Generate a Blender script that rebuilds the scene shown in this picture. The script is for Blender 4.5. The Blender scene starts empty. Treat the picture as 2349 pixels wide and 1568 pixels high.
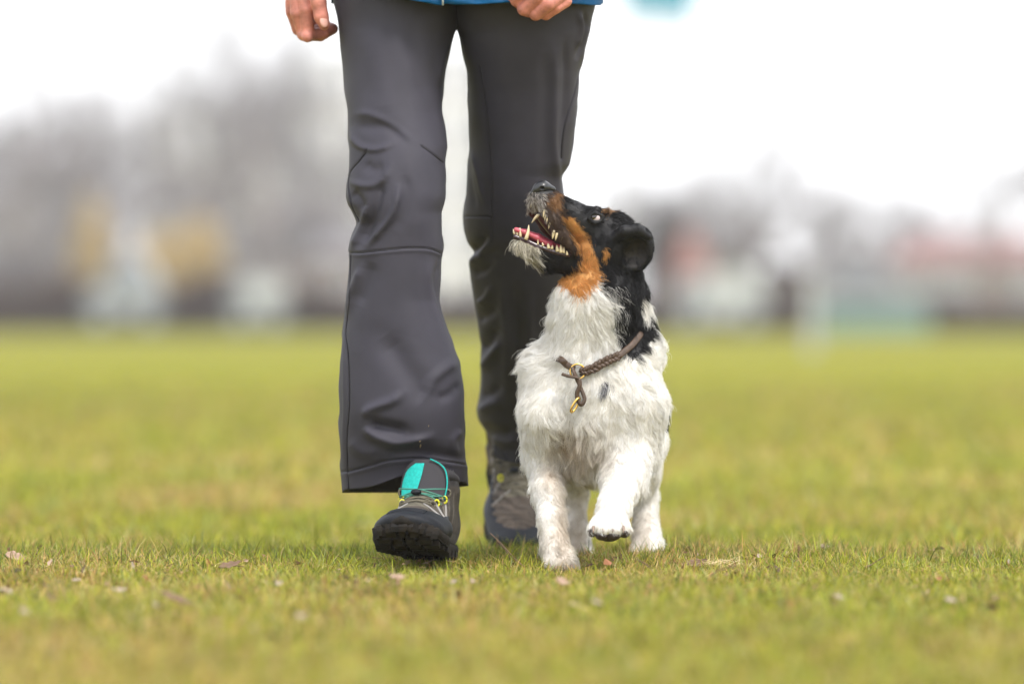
import bpy, math, random
import numpy as np
import openvdb as vdb
from mathutils import Vector, Matrix
from mathutils.kdtree import KDTree
from mathutils.bvhtree import BVHTree

SC = bpy.context.scene
R = math.radians
random.seed(7)
rng = np.random.default_rng(7)

# ---------------------------------------------------------------- camera
D = 8.25            # distance to the dog and the walker
CAM_H = 0.371
FPX = 5688.9        # 200 mm on a 36 mm frame, for a 1024 wide picture
cd = bpy.data.cameras.new('camera')
cam = bpy.data.objects.new('camera', cd)
SC.collection.objects.link(cam)
cam.location = (0, 0, CAM_H)
cam.rotation_euler = (R(90), 0, 0)
cd.lens = 200; cd.sensor_width = 36; cd.sensor_fit = 'HORIZONTAL'
cd.shift_y = -(341.5 - 313.0) / 1024.0
cd.clip_start = 0.5; cd.clip_end = 2000
cd.dof.use_dof = True
cd.dof.focus_distance = 8.19
cd.dof.aperture_fstop = 2.8
SC.camera = cam

# ---------------------------------------------------------------- sky, sun, exposure
SUN_EL, SUN_AZ = 52, 20       # high, a little from the right
W = bpy.data.worlds.new('World'); SC.world = W; W.use_nodes = True
wn = W.node_tree; wn.nodes.clear()
wo = wn.nodes.new('ShaderNodeOutputWorld'); bg = wn.nodes.new('ShaderNodeBackground')
sky = wn.nodes.new('ShaderNodeTexSky'); sky.sky_type = 'NISHITA'; sky.sun_disc = False
sky.sun_elevation = R(SUN_EL); sky.sun_rotation = R(180 - 35); sky.air_density = 1.0; sky.dust_density = 3.0
mixc = wn.nodes.new('ShaderNodeMix'); mixc.data_type = 'RGBA'
mixc.inputs['Factor'].default_value = 0.85      # cloud cover over the blue
mixc.inputs['B'].default_value = (9.6, 9.7, 9.9, 1)
wn.links.new(sky.outputs[0], mixc.inputs['A'])
wn.links.new(mixc.outputs['Result'], bg.inputs[0]); bg.inputs[1].default_value = 0.097
wn.links.new(bg.outputs[0], wo.inputs[0])
sd = bpy.data.lights.new('sun', 'SUN'); so = bpy.data.objects.new('sun', sd); SC.collection.objects.link(so)
sd.energy = 1.5; sd.angle = R(14); sd.color = (1.0, 0.95, 0.88)
# sun stands in front of the walker, above and to the right of the camera's axis
so.rotation_euler = Vector((-0.42, 0.55, -1.0)).to_track_quat('-Z', 'Y').to_euler()
SC.view_settings.view_transform = 'Standard'
SC.view_settings.look = 'None'; SC.view_settings.gamma = 1; SC.view_settings.use_curve_mapping = False
SC.view_settings.exposure = 1.12
SC.render.engine = 'CYCLES'
SC.cycles.use_denoising = True
SC.cycles.max_bounces = 6; SC.cycles.diffuse_bounces = 4; SC.cycles.glossy_bounces = 2
SC.cycles.transmission_bounces = 4; SC.cycles.transparent_max_bounces = 6
SC.cycles.caustics_reflective = False; SC.cycles.caustics_refractive = False
SC.cycles.use_adaptive_sampling = True; SC.cycles.adaptive_threshold = 0.01
SC.cycles_curves.shape = 'RIBBONS'
try: SC.cycles_curves.subdivisions = 2
except Exception: pass

# ---------------------------------------------------------------- helpers
K0 = 36.0 / 200.0 * 1.0 / 2349.0     # metres per unit of the working grid, per metre of distance

def P(x, y, dy=0.0):
    """A point of the place: x, y on a 2349 x 1568 working grid seen from the tripod, dy metres behind the walker's plane."""
    Y = D + dy
    return Vector(((x - 1174.5) * K0 * Y, Y, CAM_H - (y - 718.0) * K0 * Y))

def Pn(x, y, dy):
    x = np.asarray(x, float); y = np.asarray(y, float); Y = D + np.asarray(dy, float) + 0 * x
    return np.stack([(x - 1174.5) * K0 * Y, Y + 0 * x, CAM_H - (y - 718.0) * K0 * Y], -1)

def toGrid(p):
    """world points -> (x, y, dy) on the working grid"""
    p = np.asarray(p, float)
    Y = p[..., 1]
    return p[..., 0] / (K0 * Y) + 1174.5, 718.0 + (CAM_H - p[..., 2]) / (K0 * Y), Y - D

def link(o, parent=None):
    SC.collection.objects.link(o)
    if parent is not None: o.parent = parent
    return o

def tag(o, label=None, cat=None, group=None, kind=None):
    if label: o['label'] = label
    if cat: o['category'] = cat
    if group: o['group'] = group
    if kind: o['kind'] = kind
    return o

def empty(name, loc=(0, 0, 0)):
    o = bpy.data.objects.new(name, None); o.empty_display_size = 0.1
    o.location = loc
    return link(o)

def to_local(parent, v):
    if parent is None: return v
    M = world_of(parent).inverted()
    v = np.asarray(v, float)
    m = np.array(M)
    return v @ m[:3, :3].T + m[:3, 3]

def world_of(o):
    m = Matrix.LocRotScale(o.location, o.rotation_euler, o.scale)
    return world_of(o.parent) @ m if o.parent else m

def mesh_np(name, v, faces, mat, parent=None, smooth=True, colors=None, world=True):
    """faces: (n,k) int array or a list of such arrays"""
    v = np.asarray(v, np.float64)
    if parent is not None and world: v = to_local(parent, v)
    if isinstance(faces, np.ndarray) and faces.ndim == 2: faces = [faces]
    faces = [np.asarray(f, np.int32) for f in faces if len(f)]
    me = bpy.data.meshes.new(name)
    loops = np.concatenate([f.ravel() for f in faces])
    sizes = np.concatenate([np.full(len(f), f.shape[1], np.int32) for f in faces])
    starts = np.concatenate([[0], np.cumsum(sizes)[:-1]]).astype(np.int32)
    me.vertices.add(len(v)); me.vertices.foreach_set('co', v.astype(np.float32).ravel())
    me.loops.add(len(loops)); me.loops.foreach_set('vertex_index', loops)
    me.polygons.add(len(sizes)); me.polygons.foreach_set('loop_start', starts)
    try: me.polygons.foreach_set('loop_total', sizes)
    except Exception: pass
    me.polygons.foreach_set('use_smooth', np.full(len(sizes), smooth))
    me.update(calc_edges=True)
    if colors is not None:
        ca = me.color_attributes.new('Col', 'FLOAT_COLOR', 'POINT')
        c = np.ones((len(v), 4), np.float32); c[:, :3] = colors
        ca.data.foreach_set('color', c.ravel())
    if mat: me.materials.append(mat)
    me.validate()
    return link(bpy.data.objects.new(name, me), parent)

class MB:
    """collects simple shapes into one mesh"""
    def __init__(s): s.v = []; s.f = []
    def add(s, v, f):
        n = len(s.v); s.v += [tuple(p) for p in v]; s.f += [tuple(n + i for i in q) for q in f]; return s
    def box(s, a, b, bev=0.0):
        x0, y0, z0 = a; x1, y1, z1 = b
        v = [(x0,y0,z0),(x1,y0,z0),(x1,y1,z0),(x0,y1,z0),(x0,y0,z1),(x1,y0,z1),(x1,y1,z1),(x0,y1,z1)]
        return s.add(v, [(0,3,2,1),(4,5,6,7),(0,1,5,4),(1,2,6,5),(2,3,7,6),(3,0,4,7)])
    def tube(s, pts, rad, n=8, flat=1.0, up=None, cap=True):
        pts = [Vector(p) for p in pts]; m = len(pts)
        if not hasattr(rad, '__len__'): rad = [rad] * m
        rings = []; prev = None
        for i, p in enumerate(pts):
            t = (pts[min(i+1, m-1)] - pts[max(i-1, 0)]).normalized()
            if prev is None:
                u = Vector(up) if up else (Vector((0,0,1)) if abs(t.z) < .9 else Vector((1,0,0)))
            else: u = prev
            u = (u - t * u.dot(t)).normalized(); w = t.cross(u); prev = u
            rings.append([p + (u * math.cos(2*math.pi*k/n) * flat + w * math.sin(2*math.pi*k/n)) * rad[i] for k in range(n)])
        v = [q for r in rings for q in r]; f = []
        for i in range(m-1):
            for k in range(n):
                a = i*n + k; b = i*n + (k+1) % n
                f.append((a, b, b+n, a+n))
        if cap: f.append(tuple(range(n-1, -1, -1))); f.append(tuple((m-1)*n + k for k in range(n)))
        return s.add(v, f)
    def ball(s, c, r, n=10, m=7):
        c = Vector(c); r = r if hasattr(r, '__len__') else (r, r, r)
        v = [c + Vector((0,0,r[2]))]
        for i in range(1, m):
            a = math.pi * i / m
            for k in range(n):
                b = 2*math.pi*k/n
                v.append(c + Vector((r[0]*math.sin(a)*math.cos(b), r[1]*math.sin(a)*math.sin(b), r[2]*math.cos(a))))
        v.append(c - Vector((0,0,r[2]))); f = []
        for k in range(n): f.append((0, 1+k, 1+(k+1)%n))
        for i in range(m-2):
            for k in range(n):
                a = 1+i*n+k; b = 1+i*n+(k+1)%n
                f.append((a, a+n, b+n, b))
        for k in range(n): f.append((len(v)-1, 1+(m-2)*n+(k+1)%n, 1+(m-2)*n+k))
        return s.add(v, f)
    def build(s, name, mat, parent=None, smooth=True, world=True):
        v = np.array(s.v, float)
        if parent is not None and world: v = to_local(parent, v)
        me = bpy.data.meshes.new(name); me.from_pydata(v.tolist(), [], s.f)
        me.polygons.foreach_set('use_smooth', [smooth] * len(me.polygons))
        if mat: me.materials.append(mat)
        me.update()
        return link(bpy.data.objects.new(name, me), parent)

def spline(pts, n):
    """Catmull-Rom through points, n samples"""
    p = [Vector(q) for q in pts]
    p = [2*p[0]-p[1]] + p + [2*p[-1]-p[-2]]
    out = []; m = len(p) - 3
    for i in range(n):
        t = i * m / (n-1); k = min(int(t), m-1); t -= k
        a, b, c, d = p[k:k+4]
        out.append(0.5*((2*b) + (c-a)*t + (2*a-5*b+4*c-d)*t*t + (3*b-a-3*c+d)*t*t*t))
    return out

# ---- materials
def material(name, col, rough=0.6, noise=0.0, nscale=20, metal=0.0, bump=0.0, bscale=200, attr=False, spec=0.5,
             trans=0.0, sheen=0.0, col2=None, coat=0.0, bdist=0.002):
    m = bpy.data.materials.new(name); m.use_nodes = True
    nt = m.node_tree; b = nt.nodes['Principled BSDF']; L = nt.links
    b.inputs['Roughness'].default_value = rough; b.inputs['Metallic'].default_value = metal
    b.inputs['Specular IOR Level'].default_value = spec
    b.inputs['Sheen Weight'].default_value = sheen; b.inputs['Coat Weight'].default_value = coat
    src = None
    if attr:
        a = nt.nodes.new('ShaderNodeAttribute'); a.attribute_name = 'Col'; src = a.outputs['Color']
    tc = nt.nodes.new('ShaderNodeTexCoord')
    if noise > 0 or col2 is not None:
        n = nt.nodes.new('ShaderNodeTexNoise'); n.inputs['Scale'].default_value = nscale; n.inputs['Detail'].default_value = 6
        n.inputs['Roughness'].default_value = 0.6
        L.new(tc.outputs['Object'], n.inputs['Vector'])
        if col2 is not None:
            r = nt.nodes.new('ShaderNodeMapRange'); r.inputs[1].default_value = .35; r.inputs[2].default_value = .65
            L.new(n.outputs['Fac'], r.inputs[0])
            mx = nt.nodes.new('ShaderNodeMix'); mx.data_type = 'RGBA'
            mx.inputs['A'].default_value = (*col, 1); mx.inputs['B'].default_value = (*col2, 1)
            L.new(r.outputs[0], mx.inputs['Factor']); src = mx.outputs['Result']
        else:
            r = nt.nodes.new('ShaderNodeMapRange'); r.inputs[1].default_value = .3; r.inputs[2].default_value = .7
            r.inputs[3].default_value = 1 - noise; r.inputs[4].default_value = 1 + noise
            L.new(n.outputs['Fac'], r.inputs[0])
            mx = nt.nodes.new('ShaderNodeVectorMath'); mx.operation = 'SCALE'
            if src: L.new(src, mx.inputs[0])
            else: mx.inputs[0].default_value = col
            L.new(r.outputs[0], mx.inputs['Scale']); src = mx.outputs[0]
    if src: L.new(src, b.inputs['Base Color'])
    else: b.inputs['Base Color'].default_value = (*col, 1)
    if bump > 0:
        n2 = nt.nodes.new('ShaderNodeTexNoise'); n2.inputs['Scale'].default_value = bscale; n2.inputs['Detail'].default_value = 3
        L.new(tc.outputs['Object'], n2.inputs['Vector'])
        bp = nt.nodes.new('ShaderNodeBump'); bp.inputs['Strength'].default_value = bump; bp.inputs['Distance'].default_value = bdist
        L.new(n2.outputs['Fac'], bp.inputs['Height']); L.new(bp.outputs[0], b.inputs['Normal'])
    if trans > 0:
        t = nt.nodes.new('ShaderNodeBsdfTranslucent'); ms = nt.nodes.new('ShaderNodeMixShader'); ms.inputs[0].default_value = trans
        if src: L.new(src, t.inputs[0])
        else: t.inputs[0].default_value = (*col, 1)
        L.new(b.outputs[0], ms.inputs[1]); L.new(t.outputs[0], ms.inputs[2])
        L.new(ms.outputs[0], nt.nodes['Material Output'].inputs[0])
    return m

def noise2(x, y, s, seed=0):
    """smooth pseudo noise in -1..1, feature size about 1/s"""
    r = np.random.default_rng(seed); out = 0 * x
    for k in range(7):
        a = r.uniform(0, 2*np.pi); f = s * r.uniform(.6, 1.7); p = r.uniform(0, 6.28); q = r.uniform(0, 6.28)
        out = out + np.sin((x*np.cos(a) + y*np.sin(a))*f*6.283 + p + 1.3*np.sin((x*np.sin(a) - y*np.cos(a))*f*4.1 + q))
    return np.clip(out / 3.2, -1, 1)

def noise3(p, s, seed=0):
    r = np.random.default_rng(seed); out = np.zeros(len(p))
    for k in range(8):
        d = r.normal(size=3); d /= np.linalg.norm(d); e = r.normal(size=3); e /= np.linalg.norm(e)
        f = s * r.uniform(.6, 1.7)
        out += np.sin(p @ d * f * 6.283 + r.uniform(0, 6.28) + 1.5*np.sin(p @ e * f * 4.0 + r.uniform(0, 6.28)))
    return np.clip(out / 3.4, -1, 1)

# ---- signed distance modelling
class SDF:
    def __init__(s, lo, hi, vox):
        s.lo = np.array(lo, float); s.vox = vox
        n = np.ceil((np.array(hi, float) - s.lo) / vox).astype(int) + 1
        s.g = np.full(n, 0.05, np.float32); s.n = n
        s.ax = [s.lo[i] + vox*np.arange(n[i]) for i in range(3)]
    def _box(s, lo, hi):
        a = np.clip(np.floor((np.array(lo) - s.lo)/s.vox).astype(int), 0, s.n)
        b = np.clip(np.ceil((np.array(hi) - s.lo)/s.vox).astype(int) + 1, 0, s.n)
        sl = tuple(slice(a[i], b[i]) for i in range(3))
        X = s.ax[0][sl[0]][:, None, None]; Y = s.ax[1][sl[1]][None, :, None]; Z = s.ax[2][sl[2]][None, None, :]
        return sl, X, Y, Z
    def _op(s, sl, d, k, sub):
        a = s.g[sl]
        if a.size == 0: return
        if sub:
            if k <= 0: s.g[sl] = np.maximum(a, -d)
            else:
                h = np.clip(.5 - .5*(a + d)/k, 0, 1); s.g[sl] = a*(1-h) + (-d)*h + k*h*(1-h)
        else:
            if k <= 0: s.g[sl] = np.minimum(a, d)
            else:
                h = np.clip(.5 + .5*(a - d)/k, 0, 1); s.g[sl] = a*(1-h) + d*h - k*h*(1-h)
    def cone(s, a, b, ra, rb, k=0.01, sub=False):
        a = np.array(a, float); b = np.array(b, float); r = max(ra, rb) + k + .02
        sl, X, Y, Z = s._box(np.minimum(a, b) - r, np.maximum(a, b) + r)
        d = b - a; L = d @ d
        px, py, pz = X - a[0], Y - a[1], Z - a[2]
        t = np.clip((px*d[0] + py*d[1] + pz*d[2]) / max(L, 1e-12), 0, 1)
        dist = np.sqrt((px - t*d[0])**2 + (py - t*d[1])**2 + (pz - t*d[2])**2) - (ra + (rb - ra)*t)
        s._op(sl, dist.astype(np.float32), k, sub); return s
    def chain(s, pts, rad, k=0.01, sub=False):
        for i in range(len(pts)-1): s.cone(pts[i], pts[i+1], rad[i], rad[i+1], k, sub)
        return s
    def ell(s, c, r, k=0.01, rot=None, sub=False):
        c = np.array(c, float); r = np.array(r, float); m = r.max() + k + .02
        sl, X, Y, Z = s._box(c - m, c + m)
        px, py, pz = X - c[0] + 0*Y + 0*Z, Y - c[1] + 0*X + 0*Z, Z - c[2] + 0*X + 0*Y
        if rot is not None:
            M = np.array(rot)       # rows are local axes in world
            px, py, pz = (M[0,0]*px + M[0,1]*py + M[0,2]*pz, M[1,0]*px + M[1,1]*py + M[1,2]*pz, M[2,0]*px + M[2,1]*py + M[2,2]*pz)
        k0 = np.sqrt((px/r[0])**2 + (py/r[1])**2 + (pz/r[2])**2) + 1e-9
        k1 = np.sqrt((px/r[0]**2)**2 + (py/r[1]**2)**2 + (pz/r[2]**2)**2) + 1e-9
        s._op(sl, (k0*(k0 - 1)/k1).astype(np.float32), k, sub); return s
    def box(s, c, r, k=0.0, rot=None, rnd=0.004, sub=False):
        c = np.array(c, float); r = np.array(r, float); m = np.linalg.norm(r) + k + .02
        sl, X, Y, Z = s._box(c - m, c + m)
        px, py, pz = X - c[0] + 0*Y + 0*Z, Y - c[1] + 0*X + 0*Z, Z - c[2] + 0*X + 0*Y
        if rot is not None:
            M = np.array(rot)
            px, py, pz = (M[0,0]*px + M[0,1]*py + M[0,2]*pz, M[1,0]*px + M[1,1]*py + M[1,2]*pz, M[2,0]*px + M[2,1]*py + M[2,2]*pz)
        qx, qy, qz = np.abs(px) - r[0] + rnd, np.abs(py) - r[1] + rnd, np.abs(pz) - r[2] + rnd
        d = np.sqrt(np.maximum(qx, 0)**2 + np.maximum(qy, 0)**2 + np.maximum(qz, 0)**2) + np.minimum(np.maximum(qx, np.maximum(qy, qz)), 0) - rnd
        s._op(sl, d.astype(np.float32), k, sub); return s
    def mesh(s):
        g = vdb.FloatGrid(background=0.05)
        g.copyFromArray(np.ascontiguousarray(s.g), tolerance=0.0)
        g.transform = vdb.createLinearTransform(voxelSize=s.vox)
        pts, quads = g.convertToQuads(isovalue=0.0)
        pts = np.asarray(pts, float) + s.lo
        quads = np.asarray(quads, np.int32)[:, ::-1]
        # keep outward orientation
        a = pts[quads[:, 0]]; n = np.cross(pts[quads[:, 1]] - a, pts[quads[:, 2]] - a)
        vol = np.einsum('ij,ij->i', a - pts.mean(0), n).sum()
        if vol < 0: quads = quads[:, ::-1]
        return pts, quads

def vnormals(v, q):
    n = np.cross(v[q[:, 2]] - v[q[:, 0]], v[q[:, 3]] - v[q[:, 1]])
    out = np.zeros_like(v)
    for k in range(4): np.add.at(out, q[:, k], n)
    return out / (np.linalg.norm(out, axis=1, keepdims=True) + 1e-12)

def strands(name, pts, rad, col, mat, parent, world=True):
    """pts (n,m,3) curves, rad (n,m) radii, col (n,3) root colour"""
    n, m = pts.shape[:2]
    if parent is not None and world: pts = to_local(parent, pts)
    hc = bpy.data.hair_curves.new(name)
    hc.add_curves([m] * n)
    hc.position_data.foreach_set('vector', pts.astype(np.float32).ravel())
    ra = hc.attributes.get('radius') or hc.attributes.new('radius', 'FLOAT', 'POINT')
    ra.data.foreach_set('value', rad.astype(np.float32).ravel())
    ca = hc.attributes.new('Col', 'FLOAT_COLOR', 'CURVE')
    c = np.ones((n, 4), np.float32); c[:, :3] = col
    ca.data.foreach_set('color', c.ravel())
    hc.materials.append(mat)
    return link(bpy.data.objects.new(name, hc), parent)
# ---------------------------------------------------------------- ground
def ground_z(x, y):
    x = np.asarray(x, float); y = np.asarray(y, float)
    z = 0.004*noise2(x, y, 1.1, 3) + 0.0025*noise2(x, y, 3.0, 4)
    c = 8.62 + 0.05*noise2(x, 0*x, 1.2, 9)
    t = np.clip((y - c)/0.55, 0, 1)
    z = z - 0.036*(t*t*(3 - 2*t))
    t2 = np.clip((y - 10.5)/6, 0, 1)
    z = z + 0.022*t2*t2*(3-2*t2)
    return z

def ground_mat():
    m = bpy.data.materials.new('meadow'); m.use_nodes = True
    nt = m.node_tree; L = nt.links; b = nt.nodes['Principled BSDF']; b.inputs['Roughness'].default_value = .95
    b.inputs['Specular IOR Level'].default_value = .1
    tc = nt.nodes.new('ShaderNodeTexCoord')
    def noise(scale, detail=3, st=(1, 1, 1)):
        mp = nt.nodes.new('ShaderNodeMapping'); mp.inputs['Scale'].default_value = st
        L.new(tc.outputs['Object'], mp.inputs[0])
        n = nt.nodes.new('ShaderNodeTexNoise'); n.inputs['Scale'].default_value = scale; n.inputs['Detail'].default_value = detail
        L.new(mp.outputs[0], n.inputs['Vector']); return n.outputs['Fac']
    def ramp(f, a, b_, c0, c1):
        r = nt.nodes.new('ShaderNodeValToRGB'); r.color_ramp.elements[0].position = a; r.color_ramp.elements[1].position = b_
        r.color_ramp.elements[0].color = (*c0, 1); r.color_ramp.elements[1].color = (*c1, 1); L.new(f, r.inputs[0]); return r.outputs[0]
    def mix(f, a, b_):
        x = nt.nodes.new('ShaderNodeMix'); x.data_type = 'RGBA'; L.new(f, x.inputs['Factor']); L.new(a, x.inputs['A']); L.new(b_, x.inputs['B']); return x.outputs['Result']
    green = ramp(noise(1.7, 4), .35, .65, (.21, .22, .020), (.30, .265, .040))
    tan = ramp(noise(30, 4), .3, .7, (.36, .25, .09), (.26, .22, .04))
    f = nt.nodes.new('ShaderNodeMapRange'); L.new(noise(1.1, 5, (1, .45, 1)), f.inputs[0])
    f.inputs[1].default_value = .45; f.inputs[2].default_value = .66
    c = mix(f.outputs[0], green, tan)
    # under the blades close by: soil and thatch
    f2 = nt.nodes.new('ShaderNodeMapRange'); L.new(noise(55, 5), f2.inputs[0]); f2.inputs[1].default_value = .45; f2.inputs[2].default_value = .7; f2.inputs[4].default_value = .6
    soil = nt.nodes.new('ShaderNodeRGB'); soil.outputs[0].default_value = (.10, .065, .028, 1)
    c = mix(f2.outputs[0], c, soil.outputs[0])
    # far field: clean yellow-green
    far = ramp(noise(.25, 3), .35, .65, (.165, .172, .005), (.198, .188, .010))
    sp = nt.nodes.new('ShaderNodeSeparateXYZ'); L.new(tc.outputs['Object'], sp.inputs[0])
    f3 = nt.nodes.new('ShaderNodeMapRange'); L.new(sp.outputs[1], f3.inputs[0]); f3.inputs[1].default_value = 11; f3.inputs[2].default_value = 26; f3.inputs[4].default_value = .9
    c = mix(f3.outputs[0], c, far)
    L.new(c, b.inputs['Base Color'])
    bp = nt.nodes.new('ShaderNodeBump'); bp.inputs['Strength'].default_value = .6; bp.inputs['Distance'].default_value = .01
    L.new(noise(120, 4), bp.inputs['Height']); L.new(bp.outputs[0], b.inputs['Normal'])
    return m

def build_ground():
    ys = np.concatenate([[-60, -20, -5, 2], np.arange(4, 14, .06), np.geomspace(14, 1500, 60)])
    xs = np.concatenate([-np.geomspace(2.4, 900, 26)[::-1], np.arange(-2.3, 2.31, .06), np.geomspace(2.4, 900, 26)])
    X, Y = np.meshgrid(xs, ys, indexing='ij')
    Z = ground_z(X, Y)
    Z = np.where(Y > 14, -.015, Z)
    v = np.stack([X, Y, Z], -1).reshape(-1, 3); n, m = X.shape
    i = np.arange(n-1)[:, None]*m + np.arange(m-1)[None, :]
    f = np.stack([i, i+m, i+m+1, i+1], -1).reshape(-1, 4)
    o = mesh_np('ground', v, f, ground_mat())
    tag(o, 'flat meadow ground under the short yellow green grass', 'ground', kind='structure')
build_ground()

def blades(n, y0, y1, seed, hmin, hmax, width, segs, half=None, dry=.2, flatlie=.12):
    r = np.random.default_rng(seed)
    yy = np.sqrt(r.uniform(y0**2, y1**2, int(n*1.7)))
    xx = r.uniform(-1, 1, len(yy)) * (0.093*yy + .12)
    # tufts and bare spots
    d = .62 + .38*noise2(xx, yy, 5, 21) + .25*noise2(xx, yy, 14, 22)
    keep = r.uniform(0, 1, len(yy)) < d
    xx, yy = xx[keep][:n], yy[keep][:n]; n = len(xx)
    tuft = noise2(xx, yy, 5, 21); patch = noise2(xx, yy*.5, .9, 31); fine = noise2(xx, yy, 20, 33)
    h = r.uniform(hmin, hmax, n) * np.where(yy < 8.1, .8, 1.05) * (1 + .28*tuft + .2*fine) * r.choice([1, 1, 1, 1, 1.35, 1.9], n)
    for fx, fy, rad_ in ((.076, 8.13, .05), (.166, 8.53, .035), (.105, 8.56, .03), (-.12, 8.20, .10), (-.115, 8.08, .07)):
        dd_ = np.hypot(xx - fx, (yy - fy + .02)*.6); h = h*(.6 + .4*np.clip((dd_ - rad_*.5)/(rad_*.7), 0, 1))
    az = r.uniform(0, 6.283, n); lean = np.abs(r.normal(.42, .3, n)); flat = r.uniform(0, 1, n) < flatlie
    lean = np.where(flat, r.uniform(1.1, 1.5, n), lean)
    bend = r.uniform(.1, .9, n)
    w = width * r.uniform(.6, 1.3, n)
    z0 = ground_z(xx, yy) - .002 + np.where(flat, r.uniform(.002, .014, n), 0)
    face = az + r.normal(0, .9, n)
    ts = np.linspace(0, 1, segs+1)
    pos = np.stack([xx, yy, z0], -1); V = []; 
    for t in ts:
        th = lean*.5 + bend*t*.8
        th = np.where(flat, lean, th)
        p = np.stack([np.sin(th)*np.cos(az), np.sin(th)*np.sin(az), np.cos(th)], -1) * (h*t)[:, None] + pos
        ww = w * (1 - t)**.7 if t < 1 else 0*w
        side = np.stack([-np.sin(face), np.cos(face), 0*face], -1)
        if t < 1: V += [p - side*ww[:, None]*.5, p + side*ww[:, None]*.5]
        else: V.append(p)
    V = np.stack(V, 1)                       # n, 2*segs+1, 3
    k = V.shape[1]; base = np.arange(n)[:, None]*k
    fq = []
    for s in range(segs-1): fq.append(base + np.array([2*s, 2*s+1, 2*s+3, 2*s+2]))
    ft = base + np.array([2*segs-2, 2*segs-1, 2*segs])
    # colours: green, yellow green, straw, brown
    u = r.uniform(0, 1, n)
    pd = np.clip(dry - .03 + .34*patch - .16*tuft + .12*fine, .02, .85)
    g1 = np.array([.195, .26, .020]); g2 = np.array([.46, .45, .040]); g3 = np.array([.055, .12, .014]); g4 = np.array([.28, .35, .12])
    mixv = r.uniform(0, 1, (n, 1))
    c = g1*(1-mixv) + g2*mixv
    sel = r.uniform(0, 1, n)
    c = np.where((sel < .16)[:, None], g3, c); c = np.where((sel > .90)[:, None], g4, c)
    lush = np.exp(-((yy - 8.5)/.28)**2)*(.7 + .3*patch); pd = np.clip(pd - .13*lush + .07*(yy < 8.05), .02, .85)
    c = c*(1 - .30*lush[:, None]*np.array([1.0, .62, .8]))
    straw = np.array([.72, .50, .24])*(1-mixv) + np.array([.55, .31, .10])*mixv
    brown = np.array([.16, .095, .045])
    isdry = (u < pd) | flat
    c = np.where(isdry[:, None], straw, c)
    c = np.where((isdry & (r.uniform(0, 1, n) < .22))[:, None], brown, c)
    c = c * (1 + .26*r.normal(0, 1, (n, 1))) * (1 + .16*noise2(xx, yy, 2.6, 44))[:, None]
    c = np.clip(c, .01, .7)
    grad = np.concatenate([np.repeat(ts[:-1], 2), [1.0]])
    C = np.repeat(c[:, None, :], k, 1)
    warm = np.array([.27, .205, .055])
    C = C*(1 - .45*(1-grad)[None, :, None]) + warm*(.45*(1-grad))[None, :, None]
    return V.reshape(-1, 3), (np.concatenate(fq) if fq else np.zeros((0, 4), int)), ft, C.reshape(-1, 3)

def build_grass():
    sets = [blades(170000, 7.3, 9.15, 1, .009, .0225, .0021, 3, dry=.20, flatlie=.14),
            blades(80000, 5.0, 7.3, 2, .012, .027, .0026, 2, dry=.2),
            blades(70000, 9.15, 13, 3, .014, .030, .004, 2, dry=.26),
            blades(60000, 13, 30, 4, .02, .035, .011, 1, dry=.22)]
    V, Q, T, C = [], [], [], []; n = 0
    for v, q, t, c in sets:
        V.append(v); Q.append(q + n); T.append(t + n); C.append(c); n += len(v)
    m = material('grass_blade', (.1, .15, .03), rough=.55, attr=True, spec=.25, trans=.33)
    o = mesh_np('grass', np.concatenate(V), [np.concatenate(Q), np.concatenate(T)], m, smooth=False, colors=np.concatenate(C))
    tag(o, 'short mown grass with yellow and straw coloured blades mixed in', 'grass', kind='stuff')
build_grass()
# ---------------------------------------------------------------- far edge of the meadow
GZ = -0.015
def G(x, Y):       # a point on the far ground under working-grid column x
    return Vector(((x - 1174.5)*K0*Y, Y, GZ))
def H(y, Y):       # height of working-grid row y at distance Y
    return CAM_H - (y - 718.0)*K0*Y - GZ

M_bark = material('bark', (.17, .14, .125), .9, noise=.3, nscale=6)
M_twig = material('twigs', (.17, .15, .155), .9)
M_glass = material('window_glass', (.12, .14, .17), .12, spec=.6)
M_frame = material('window_frame', (.62, .62, .60), .5)
M_tile_red = material('red_roof', (.24, .10, .09), .8, noise=.25, nscale=3)
M_tile_grey = material('grey_roof', (.13, .12, .125), .8, noise=.25, nscale=3)
def wallmat(n, c): return material(n, c, .85, noise=.08, nscale=1.5)
M_wwhite = wallmat('white_render', (.80, .79, .79)); M_wgrey = wallmat('grey_render', (.26, .255, .275))
M_wcream = wallmat('cream_render', (.50, .46, .38)); M_wrose = wallmat('rose_render', (.34, .24, .26))
M_teal = material('teal_paint', (.13, .25, .23), .6, noise=.15, nscale=2)
M_door = material('door_paint', (.20, .13, .10), .6)

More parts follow.
